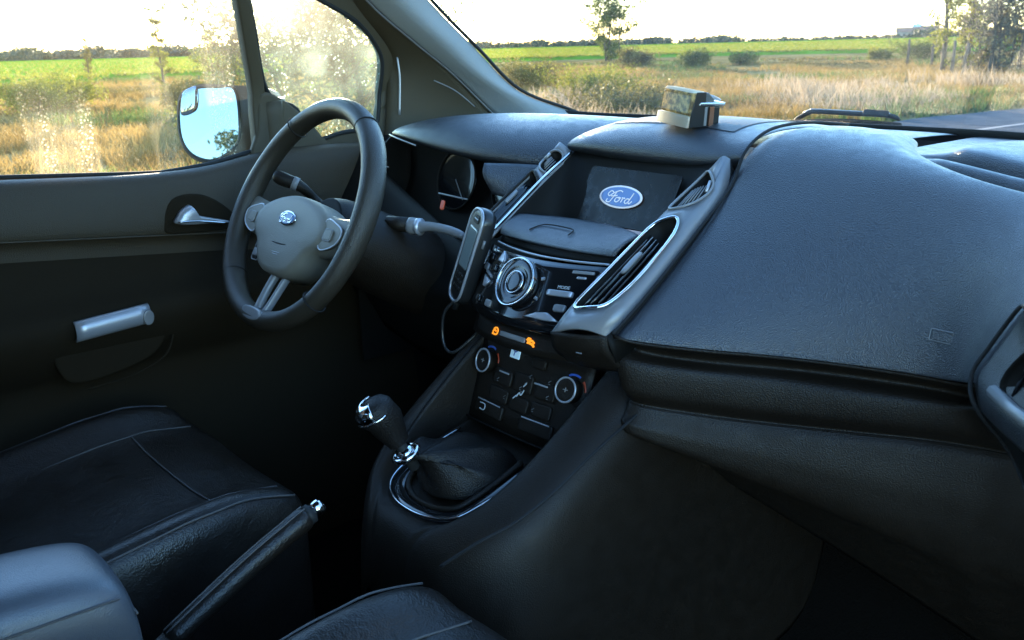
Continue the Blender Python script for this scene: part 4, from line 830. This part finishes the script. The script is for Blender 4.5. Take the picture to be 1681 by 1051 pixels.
# ================================================================== CENTRE CONSOLE
cons = thing('centre_console', 'black centre console with raised side rails round the gear lever', 'console', (0, 0, .1))
def sect(y, zr, zi, hw, dy=0.):
    w = hw
    return [(-w-.055, y, .06), (-w-.05, y, zr-.14), (-w-.040, y, zr-.035), (-w-.022, y, zr-.004), (-w-.010, y, zr), (-w, y, zr-.010), (-w+.006, y, zi+.012), (-w+.016, y, zi), (-w*.4, y, zi), (w*.4, y, zi), (w-.016, y, zi), (w-.006, y, zi+.012), (w, y, zr-.010), (w+.010, y, zr), (w+.03, y, zr-.003), (w+.062, y, zr-.016), (w+.078, y, zr-.05), (w+.082, y, zr-.16), (w+.085, y, .06)]
secs = [sect(.60, .60, .47, .118), sect(.40, .612, .47, .118), sect(.20, .612, .47, .118), sect(.155, .592, .468, .118), (sect(.10, .553, .458, .118)), sect(.05, .520, .446, .116), sect(0., .487, .435, .112), sect(-.04, .462, .427, .100), sect(-.068, .445, .420, .082)]
last = sect(-.092, .428, .424, .052); secs.append([(x, y, min(z, .428)) for x, y, z in last])
end = [(x*.75, -.108-.006, min(z, .395) if z > .1 else z) for x, y, z in sect(-.108, .40, .395, .05)]; secs.append(end)
secs.append([(x*.7, -.116, min(z, .30) if z > .1 else z) for x, y, z in sect(-.112, .33, .30, .05)])
obj('console_shell', *grid(secs), 'dash_shaded', cons, sub=2, solid=.004)
obj('rail_crease', *tube(spline([(.198, .14, .556), (.196, .06, .525), (.190, -.0, .492), (.172, -.045, .462), (.148, -.085, .44), (.118, -.115, .41)], 30), .0022, 6), 'seam', cons)
# gear surround plate with chrome U line
U_ = [(-.085, .075, .463), (-.086, .02, .450), (-.082, -.03, .438), (-.068, -.058, .428), (-.035, -.074, .424), (.0, -.078, .423), (.035, -.074, .424), (.068, -.058, .428), (.082, -.03, .438), (.086, .02, .450), (.085, .075, .463)]
Us = spline(U_, 50)
obj('gear_surround', *grid([[p+Vector((0, 0, -.006)) for p in Us], [p+Vector((0, 0, .001)) for p in Us], [Vector((p.x*.86, p.y*.86+.004, p.z+.004)) for p in Us], [Vector((p.x*.74, .01+(p.y-.01)*.72, p.z+.001)) for p in Us]]), 'gloss', cons, solid=.003)
obj('chrome_strip', *tube([p+Vector((0, -.001, .004)) for p in Us], .0016, 6), 'chrome', cons)
obj('surround_rim', *tube([Vector((p.x*.76, .01+(p.y-.01)*.75, p.z+.005)) for p in Us], .004, 8), 'dash_shaded', cons)
obj('left_rail_cheek', *loft([[(-.112, .165, .598), (-.112, .10, .553), (-.110, .03, .50), (-.104, -.02, .46)], [(-.107, .165, .54), (-.107, .10, .51), (-.105, .03, .475), (-.099, -.02, .45)], [(-.105, .165, .46), (-.104, .10, .458), (-.103, .03, .446), (-.097, -.02, .436)]], 16, 8), 'dash_shaded', cons, solid=.003)
# small clips on the console flank
fc = frame((.205, -.06, .36), (0, 1, .05), (-.1, 0, 1))
# ------------------------------------------------------------------ gear lever
gear = thing('gear_lever', 'black gear lever with chrome topped knob and leather boot', 'gear lever', (0, 0, .43))
a0 = Vector((.0, .012, .445)); tp = Vector((-.018, -.062, .488))
rows = []
for i, (c, w) in enumerate((((0, .020, .436), 1.), ((0, .020, .452), 1.0), ((-.002, .013, .470), .90), ((-.004, .003, .483), .74), ((-.008, -.015, .490), .57), ((-.011, -.034, .493), .42), ((-.014, -.048, .493), .31), ((-.017, -.058, .491), .24), ((-.018, -.062, .488), .20))):
    c = Vector(c); ring_ = []; am = (.0, .03, .05, .08, .10, .09, .07, .03, 0)[i]
    for k in range(56):
        an = 2*math.pi*k/56; wob = 1+am*(math.sin(an*6+i*1.1)+.8*math.sin(an*11+i*2.3))
        ring_.append(c+Vector((math.cos(an)*.064*w*wob, math.sin(an)*.068*w*wob, am*.10*math.sin(an*4+i*1.7))))
    rows.append(ring_)
obj('boot', *grid(rows, closed_v=True), 'boot', gear, sub=1, solid=.002)
kd = (Vector((-.034, -.100, .572))-tp).normalized(); fk = frame(tp, Vector((1, 0, 0)), Vector((0, 1, 0)))
up = kd; sx = Vector((1, 0, 0)); sx = (sx-up*sx.dot(up)).normalized(); sy = up.cross(sx)
G = lambda a, b, c=0.: tp+sx*a+sy*b+up*c
obj('shaft', *tube([G(0, 0, -.02), G(0, 0, .05)], .0075, 10), 'rubber', gear)
obj('collar', *tube([G(.0165*math.cos(q), .0165*math.sin(q), .004) for q in np.linspace(0, 2*math.pi, 33)[:-1]], .0042, 10, closed=True), 'chrome', gear)
obj('collar_sleeve', *tube([G(0, 0, -.002), G(0, 0, .012)], [.013, .0115], 20), 'chrome', gear)
knr = [(.022, .0130), (.032, .0160), (.046, .0200), (.060, .0232), (.072, .0245), (.082, .0232), (.089, .0180), (.0925, .0090)]
V, F = grid([[G(r*math.cos(q)*.92, r*math.sin(q)*1.05-.004*(h > .06), h) for q in np.linspace(0, 2*math.pi, 29)[:-1]] for h, r in knr], closed_v=True); V.append(G(0, -.004, .093)); n0 = 28*(len(knr)-1)
F += [(n0+k, n0+(k+1) % 28, len(V)-1) for k in range(28)]
kb = obj('knob', V, F, 'boot', gear)
rows = []
for h, r in ((.0928, .008), (.0895, .0180), (.0825, .0236), (.0745, .0250)):
    rows.append([G(r*math.cos(q)*.92, r*math.sin(q)*1.05-.004, h+.001) for q in np.linspace(R(150), R(330), 20)])
obj('knob_inlay', *grid(rows), 'chrome', kb, solid=.0015, offset=1)
obj('knob_band', *tube([G(.0254*math.cos(q)*.92, .0254*math.sin(q)*1.05-.004, .0735) for q in np.linspace(R(120), R(360), 24)], .0018, 6), 'chrome', kb)
FK = lambda a, b, c=0.: G(-.006+a*.8, -.010+b*.8, .0905+c-.3*math.hypot(a-.006, b-.006))
obj('shift_pattern', *strokes([[(-.006, -.006), (-.006, .006)], [(0, -.006), (0, .006)], [(.006, -.006), (.006, .006)], [(-.006, 0), (.006, 0)]], FK, .0012, .0045, .0008), 'seam', kb)
# ------------------------------------------------------------------ hand brake
hb = thing('hand_brake', "slim black hand brake lever with bright button beside the driver's seat", 'hand brake', (-.01, -.5, .3))
hp = [(-.01, -.52, .305), (-.01, -.46, .338), (-.01, -.387, .375), (-.01, -.30, .4215), (-.01, -.24, .449), (-.01, -.212, .461)]
obj('grip', *tube(spline(hp[2:], 16), [.0125]*3+[.0135]*8+[.0145]*3+[.0135, .012], 14), 'leather', hb)
obj('lever', *tube(spline(hp[:3], 8), .012, 12), 'dash_shaded', hb)
hd = (Vector(hp[-1])-Vector(hp[-2])).normalized()
obj('collar', *tube([Vector(hp[-1])-hd*.002, Vector(hp[-1])+hd*.006], .0125, 16), 'rubber', hb)
bt_ = Vector(hp[-1])+hd*.006; obj('release_button', *tube([bt_, bt_+hd*.012, bt_+hd*.016], [.0100, .0100, .0075], 16), 'chrome', hb)
for k in (1, -1): obj('grip_seam', *tube([Vector(p)+Vector((.004*k, -.005, .0125)) for p in spline(hp[2:], 12)], .0009, 5), 'thread', hb)

# ================================================================== STEERING WHEEL AND COLUMN
t_ = R(29); WC = Vector((-.37, 0, .75)); e1 = Vector((1, 0, 0)); e2 = Vector((0, math.sin(t_), math.cos(t_))); nn = e1.cross(e2)
W = lambda a, b, c=0.: WC+e1*a+e2*b+nn*c
wheel = thing('steering_wheel', 'dark leather three spoke steering wheel with oval badge', 'steering wheel', W(0, 0, -.04))
RM = .174
def rimr(an):       # slightly flattened foot
    return RM-.006*max(0, -math.sin(an))**6
rows = []
for k in range(96):
    an = 2*math.pi*k/96; r = rimr(an); th = .0150+.0022*max(0, math.cos(2*an-R(40)))+.0016*max(0, math.cos(2*an-R(140)))
    rows.append([W((r+th*math.cos(q)*.95)*math.cos(an), (r+th*math.cos(q)*.95)*math.sin(an), th*1.12*math.sin(q)) for q in np.linspace(0, 2*math.pi, 17)[:-1]])
rim = obj('rim', *grid(rows, closed_u=True, closed_v=True), 'leather_w', wheel)
for an in (R(58), R(128), R(222), R(318)):
    r = rimr(an); obj('rim_joint', *tube([W((r+.0168*math.cos(q))*math.cos(an), (r+.0168*math.cos(q))*math.sin(an), .0186*math.sin(q)) for q in np.linspace(0, 2*math.pi, 17)[:-1]], .0011, 5, closed=True), 'seam', rim)
# hub pad
hubo = smooth_poly([(-.112, -.016), (-.092, .006), (-.046, .023), (0, .028), (.046, .023), (.092, .006), (.112, -.016), (.104, -.038), (.080, -.056), (.062, -.080), (.038, -.096), (0, -.100), (-.038, -.096), (-.062, -.080), (-.080, -.056), (-.104, -.038)], 4)
hub = obj('hub_pad', *dome(hubo, W, .050, prof=[(1, 0), (1., .62), (.985, .82), (.94, .93), (.82, .985), (.4, 1.)], base=-.035), 'hubgrey', wheel)
obj('pad_crease', *tube(spline([W(-.070, -.046, .004), W(-.040, -.050, .012), W(0, -.052, .0145), W(.040, -.050, .012), W(.070, -.046, .004)], 24), .0014, 6), 'seam', hub)
FB = lambda a, b, c=0.: W(a, -.012+b, .0145+c)
bd = obj('badge', *dome(oval(.0245, .0120, 36), FB, .003, prof=[(1, 0), (1, .5), (.94, .9), (.8, 1)]), 'chrome', wheel)
obj('badge_field', *dome(oval(.0222, .0100, 36), FB, .001, prof=[(1, 0), (.97, .8), (.8, 1)], base=.0028), 'badgeblue', bd)
obj('badge_script', *strokes(scaled(FORD, .034, .034), FB, .0016, .0038, .0005), 'chrome', bd)
for sg in (-1, 1):
    X = lambda a, b, c=0., sg=sg: W(sg*a, b, c)
    sp = obj('spoke', *grid([[X(.060, .014, -.016), X(.062, .012, .004), X(.066, -.020, .009), X(.062, -.052, .004), X(.060, -.058, -.016)],
                     [X(.105, .010, -.016), X(.107, .008, .003), X(.110, -.020, .007), X(.107, -.047, .003), X(.105, -.052, -.016)],
                     [X(.145, .014, -.012), X(.147, .011, .001), X(.149, -.014, .004), X(.147, -.040, .001), X(.145, -.044, -.012)],
                     [X(.178, .022, -.006), X(.178, .018, .000), X(.178, -.010, .002), X(.178, -.036, .000), X(.178, -.040, -.006)]]), 'hubgrey', wheel, sub=2, solid=.003)
    pad = smooth_poly([(.098, .000), (.124, -.002), (.146, -.012), (.140, -.032), (.110, -.044), (.097, -.034)], 4)
    PD = lambda a, b, c=0., sg=sg: W(sg*a, b, .0050+c)
    bp_ = obj('button_pad', *dome(pad, PD, .005), 'hubgrey', wheel); obj('pad_rim', *ring(pad, PD, .0012, .004, 6), 'silver', bp_)
    obj('pad_button', *dome(rr(.020, .016, .003, .118, -.021), PD, .003, base=.005), 'hubgrey', bp_); obj('button_rim', *ring(rr(.021, .017, .003, .118, -.021), PD, .0006, .0075, 5), 'trim', bp_)
    obj('pad_symbol', *strokes([[(.060, -.012), (.065, -.012)], [(.0625, -.014), (.0625, -.010)]], lambda a, b, c=0., sg=sg: W(sg*a, b, .0095+c), .001, .0, .0005), 'lightprint', hub)
    # lower spoke prong
    pr_ = [(.016, -.085, -.012), (.017, -.11, -.006), (.015, -.140, -.001), (.010, -.165, .004)]
    obj('lower_spoke', *grid([[X(a-w_, b, c-.006), X(a-w_, b, c+.004), X(a+w_*.5, b, c+.007), X(a+w_, b, c+.003), X(a+w_, b, c-.006)] for (a, b, c), w_ in zip(pr_, (.007, .005, .005, .008))]), 'trim', wheel, sub=2, solid=.003)
obj('spoke_foot', *dome(smooth_poly([(-.024, -.155), (.024, -.155), (.030, -.168), (0, -.174), (-.030, -.168)], 4), W, .008, base=.010), 'trim', wheel)
obj('cruise_switch', *dome(rr(.020, .042, .004, -.086, -.064), W, .010, base=-.010), 'dash_shaded', wheel); obj('cruise_rim', *ring(rr(.021, .043, .004, -.086, -.064), W, .0009, -.001, 5), 'trim', wheel)
for k in range(2): obj('cruise_button', *dome(rr(.016, .012, .002, -.086, -.053-.020*k), W, .003, base=-.001), 'trim', wheel)
obj('pad_print', *strokes([[(-.012, -.066), (.012, -.066)], [(-.008, -.069), (.008, -.069)]], lambda a, b, c=0.: W(a, b, .0148+c), .0012, .0, .0004), 'trim', hub)
col = thing('steering_column', 'black steering column shroud with two control stalks behind the wheel', 'column', W(0, 0, -.2))
obj('shroud', *grid([[W((wd)*math.cos(q), (hh)*math.sin(q)-.005, c) for q in np.linspace(0, 2*math.pi, 25)[:-1]] for c, wd, hh in ((-.045, .050, .050), (-.06, .062, .058), (-.12, .070, .064), (-.2, .078, .070), (-.34, .08, .072))], closed_v=True), 'dash_shaded', col, sub=1)
obj('shroud_front', *dome(oval(.05, .05, 24), lambda a, b, c=0.: W(a, b-.005, -.046+c), .004), 'dark', col)
ls = spline([W(-.060, .030, -.075), W(-.09, .040, -.072), (-.462, .055, .778), (-.478, .035, .790), (-.49, .025, .797)], 14)
obj('indicator_stalk', *tube(ls, [.007]*5+[.0075, .0085, .0095, .0105, .011, .0115, .011, .010, .007], 12), 'dash_shaded', col)
obj('stalk_band', *tube([ls[7]+(ls[8]-ls[6]).normalized()*.0, ls[8]], .0112, 12), 'trim', col)
rs_ = spline([(-.300, .150, .722), (-.285, .158, .720), (-.26, .166, .722), (-.225, .175, .719), (-.200, .182, .712)], 14)
obj('wiper_stalk', *tube(rs_, [.0125, .0135, .0135, .012, .010, .008, .0075, .007, .007, .007, .007, .007, .0065, .005], 12), 'trim', col)
obj('wiper_stalk_ring', *tube([rs_[3], rs_[4]], .0136, 14), 'silver', col)
obj('wiper_stalk_root', *tube([(-.33, .13, .725), (-.30, .150, .722)], [.011, .0125], 10), 'dash_shaded', col)

# ================================================================== SEATS
def seat(name, lab, cx):
    s = thing(name, lab, 'car seat', (cx, -.42, .1))
    ysd = [(-.105, -.055, .8), (-.115, -.010, .93), (-.15, .010, 1.), (-.22, .018, 1.), (-.30, .014, 1.), (-.42, -.004, 1.), (-.55, -.02, 1.), (-.64, -.02, .97)]
    prof_ = [(-.235, .20), (-.236, .30), (-.238, .385), (-.226, .420), (-.205, .427), (-.180, .416), (-.155, .396), (-.09, .388), (0, .386), (.09, .388), (.155, .396), (.180, .416), (.205, .427), (.226, .420), (.238, .385), (.236, .30), (.235, .20)]
    rows = []
    for i, (y, dz, w) in enumerate(ysd):
        fl_ = .25 if i == 0 else (.7 if i == 1 else 1.)
        rows.append([(cx+x*w, y+(.03*(abs(x) > .17) if i < 2 else 0)*-1, (z+dz if z > .35 else z) if i > 0 else min(z+dz, .33)) for x, z in prof_])
    # flatten bolsters at the very front
    for i, f_ in ((1, .35), (2, .7)): rows[i] = [(x, y, .392+(z-.392)*f_ if z > .40 else z) for x, y, z in rows[i]]
    cu = obj('cushion', *grid(rows), 'leather', s, sub=3, solid=.004)
    # stitched seams that follow the cushion
    def on(x, y):
        for i in range(len(rows)-1):
            y0, y1 = rows[i][8][1], rows[i+1][8][1]
            if y1 <= y <= y0 or (i == 0 and y > y0):
                f_ = (y-y0)/(y1-y0); r = [Vector(a).lerp(Vector(b), f_) for a, b in zip(rows[i], rows[i+1])]
                for a, b in zip(r[2:-2], r[3:-2]):
                    if a.x <= cx+x <= b.x: return a.lerp(b, (cx+x-a.x)/(b.x-a.x)).z
        return .39
    for k in (-1, 1):
        obj('bolster_seam', *tube(spline([(cx+k*.150, y, on(k*.150, y)+.002) for y in np.linspace(-.15, -.62, 14)], 40), .0014, 6), 'thread', s)
        obj('outer_seam', *tube(spline([(cx+k*.2235, y, on(k*.2235, y)-.002) for y in np.linspace(-.16, -.62, 14)], 40), .0014, 6), 'thread', s)
    obj('cross_seam', *tube(spline([(cx+x, -.245-.0*abs(x), on(x, -.245)+.0015) for x in np.linspace(-.15, .15, 12)], 30), .0014, 6), 'thread', s)
    br = []
    for z, y, w in ((.36, -.60, .235), (.42, -.615, .24), (.55, -.645, .245), (.75, -.70, .235), (.92, -.745, .20), (.98, -.765, .16), (1.0, -.80, .14)):
        br.append([(cx+x*w/.235, y-d, z) for x, d in ((-.235, .10), (-.24, .02), (-.205, -.04), (-.155, .0), (0, .01), (.155, .0), (.205, -.04), (.24, .02), (.235, .10))])
    obj('backrest', *grid(br), 'leather', s, sub=2, solid=.06)
    obj('seat_base', *join(box((cx, -.38, .12), (.40, .44, .16))), 'dark', s, smooth=False, bevel=.02)
    hr = [[(cx+math.cos(q)*.12*w, -.81-math.sin(q)*.045*w, z) for q in np.linspace(0, 2*math.pi, 21)[:-1]] for z, w in ((1.06, .8), (1.08, 1), (1.17, 1), (1.21, .8), (1.22, .3))]
    obj('headrest', *grid(hr, closed_v=True), 'leather', s, sub=1)
    for k in (-.05, .05): obj('headrest_post', *tube([(cx+k, -.80, .97), (cx+k, -.81, 1.09)], .006, 8), 'chrome', s)
    return s
seat('driver_seat', "driver's black leather seat with stitched bolsters behind the steering wheel", -.37)
seat('passenger_seat', 'black leather passenger seat, only its inner bolster showing at bottom centre', .37)
ar = thing('armrest', "padded black leather armrest between the seats catching blue sky light", 'armrest', (-.02, -.62, .4))
ap = [(-.055, .40), (-.058, .46), (-.052, .492), (-.030, .502), (0, .504), (.030, .502), (.052, .492), (.060, .46), (.056, .40)]
rows = []
for y, dz, w in ((-.425, -.075, .80), (-.428, -.035, .95), (-.438, -.012, 1.), (-.47, .0, 1.), (-.56, .010, 1.), (-.70, .015, 1.), (-.80, .01, .98)):
    rows.append([(-.032+x*1.25*w, y, max(.395, z+dz) if z > .41 else .39) for x, z in ap])
obj('pad', *grid(rows), 'leather_lit', ar, sub=3, solid=.004)
obj('pad_stitch', *tube(spline([(-.032+.071, y, .474+.01*((y+.43)/-.37)) for y in np.linspace(-.445, -.78, 12)], 30), .0013, 6), 'thread', ar)
obj('front_stitch', *tube(spline([(-.032+x, -.4295-.0*abs(x), .452-.6*x*x) for x in np.linspace(-.066, .068, 10)], 20), .0013, 6), 'thread', ar)
obj('bracket', *tube([(-.03, -.80, .40), (-.03, -.78, .25), (-.05, -.72, .10)], .03, 10), 'dark', ar)

# ================================================================== LOOSE THINGS
# mobile handset on the left of the centre stack
hsd = thing('mobile_phone', 'narrow black bar phone with silver frame held upright left of the centre stack', 'phone', (-.148, .120, .636))
T_, B_ = Vector((-.115, .152, .767)), Vector((-.148, .120, .634)); pu = (T_-B_).normalized(); L_ = (T_-B_).length
pn = Vector((-.30, -.94, .16)); pn = (pn-pu*pn.dot(pu)).normalized(); pr_ = pu.cross(pn).normalized(); pr_ = pr_ if pr_.x > 0 else -pr_
pc = (T_+B_)/2
PH = lambda a, b, c=0.: pc+pr_*a+pu*b+pn*c
po = rr(.046, L_, .020, n=7)
obj('case', *dome(po, PH, .020, prof=[(1, 0), (1.02, .3), (1.02, .75), (.97, 1.), (.9, 1.)], base=-.016), 'phonebody', hsd)
obj('silver_frame', *ring(po, lambda a, b, c=0.: PH(a*.97, b*.985, c), .0021, .0038), 'silver', hsd)
obj('phone_display', *dome(rr(.032, .062, .004, 0, .012), PH, .001, base=.0042), 'phoneglass', hsd)
obj('earpiece', *dome(rr(.020, .012, .004, 0, .055), PH, .001, base=.0042), 'dash_shaded', hsd); obj('maker_print', *strokes([[(-.007, .055), (.007, .055)]], PH, .002, .0052, .0004), 'lightprint', hsd)
for r_ in range(3):
    for c_ in range(3): obj('key', *dome(rr(.009, .006, .002, -.0115+.0115*c_, -.030-.0095*r_), PH, .0016, base=.004), 'dash_shaded', hsd)
obj('side_button', *tube([PH(.0245, .02, -.006), PH(.0245, .032, -.006)], .002, 6), 'trim', hsd)
hold = thing('phone_holder', 'black clamp and arm holding the phone to the dashboard', 'phone holder', tuple(PH(0, 0, -.03)))
obj('clamp', *dome(rr(.052, .05, .006, 0, -.03), PH, .012, base=-.030), 'dark', hold)
obj('arm', *tube(spline([PH(0, -.03, -.03), PH(.005, -.035, -.06), (-.125, .20, .63), (-.125, .24, .62)], 12), .008, 8), 'dark', hold)
cb = spline([PH(-.004, -.067, -.006), (-.165, .114, .615), (-.168, .110, .585), (-.160, .108, .562), (-.143, .110, .558), (-.13, .125, .572), (-.12, .138, .588), (-.108, .130, .603)], 60)
cab = tag(obj('phone_cable', *tube(cb, .0024, 8), 'phonebody'), 'thin dark cable looping from the phone into the centre stack', 'cable')
obj('plug', *tube([PH(-.004, -.064, -.006), PH(-.005, -.085, -.006)], [.006, .0045], 10), 'phonebody', cab)
# little translucent box on the display hood
bL, bR_ = Vector((.0, .385, .8785)), Vector((.071, .370, .8715))
bx = (bR_-bL).normalized(); by = Vector((.28, .96, .0)); by = (by-bx*by.dot(bx)).normalized(); bz = bx.cross(by)
gad = thing('plastic_box', 'small amber and cream plastic box with chrome lid standing on the display hood', 'gadget', tuple(bL+bx*.03+by*.03))
BX = lambda a, b, c=0.: bL+bx*a+by*b+bz*c*.92
def prism(pts, x0, x1): 
    n = len(pts); V = [BX(x0, b, c) for b, c in pts]+[BX(x1, b, c) for b, c in pts]
    return V, [tuple(range(n))[::-1], tuple(range(n, 2*n))]+[(k, (k+1) % n, n+(k+1) % n, n+k) for k in range(n)]
obj('base', *prism([(-.001, 0), (.026, 0), (.026, .016), (.001, .017)], 0, .0700), 'cream', gad, smooth=False, bevel=.0012)
obj('front_cover', *prism([(.0015, .0175), (.024, .0175), (.024, .050), (.0065, .051)], .004, .0700), 'amber', gad, smooth=False, bevel=.004)
obj('cover_top', *prism([(.0055, .0515), (.026, .050), (.026, .0530), (.010, .0545)], .006, .070), 'cream', gad, smooth=False, bevel=.0015)
obj('body', *prism([(.0285, .001), (.056, .001), (.056, .030), (.0285, .032)], .002, .0705), 'phonebody', gad, smooth=False, bevel=.002)
obj('end_plate', *prism([(.002, .0005), (.028, .0005), (.028, .0525), (.012, .0525), (.004, .02)], .0705, .0722), 'phonebody', gad, smooth=False, bevel=.0006)
obj('lid', *prism([(.0265, .050), (.028, .034), (.042, .0335), (.046, .040), (.034, .051)], .004, .0705), 'dash', gad, smooth=False, bevel=.002)
obj('chrome_lip', *prism([(.016, .0335), (.062, .0305), (.062, .0355), (.018, .0375)], .003, .0735), 'chrome', gad, smooth=False, bevel=.001)
obj('switch', *prism([(.044, .042), (.060, .036), (.061, .039), (.046, .046)], .02, .066), 'silver', gad, smooth=False, bevel=.001)
obj('grey_band', *prism([(.026, .002), (.032, .002), (.032, .030), (.026, .030)], .0702, .0722), 'trim', gad, smooth=False, bevel=.0005)
obj('copper_band', *prism([(.036, .001), (.044, .001), (.044, .030), (.036, .030)], .0702, .0725), mat('copper brown metal', (.35, .17, .11), .3, metal=.8), gad, smooth=False, bevel=.0005)
# wiper resting at the foot of the windscreen, outside
wip = thing('windscreen_wiper', 'black wiper arm lying at the foot of the windscreen', 'wiper', (-.05, .95, .84))
wp = spline([(-.155, .975, .834), (-.12, .968, .850), (-.10, .962, .853), (-.02, .955, .8525), (.05, .950, .852), (.075, .948, .845)], 24)
obj('arm', *tube(wp, [.003]+[.0045]*20+[.004, .003, .002], 8), 'rubber', wip)
obj('blade', *tube([p+Vector((0, -.004, -.007)) for p in spline([(-.16, .972, .836), (-.05, .962, .845), (.08, .945, .844)], 14)], .0045, 6), 'rubber', wip)
obj('arm_joint', *dome(rr(.05, .012, .003), frame((.03, .946, .855), (1, -.06, -.01), (0, .3, 1)), .005), 'rubber', wip)
obj('arm_edge', *tube([p+Vector((0, -.003, .0045)) for p in wp[3:20]], .0012, 5), 'silver', wip)
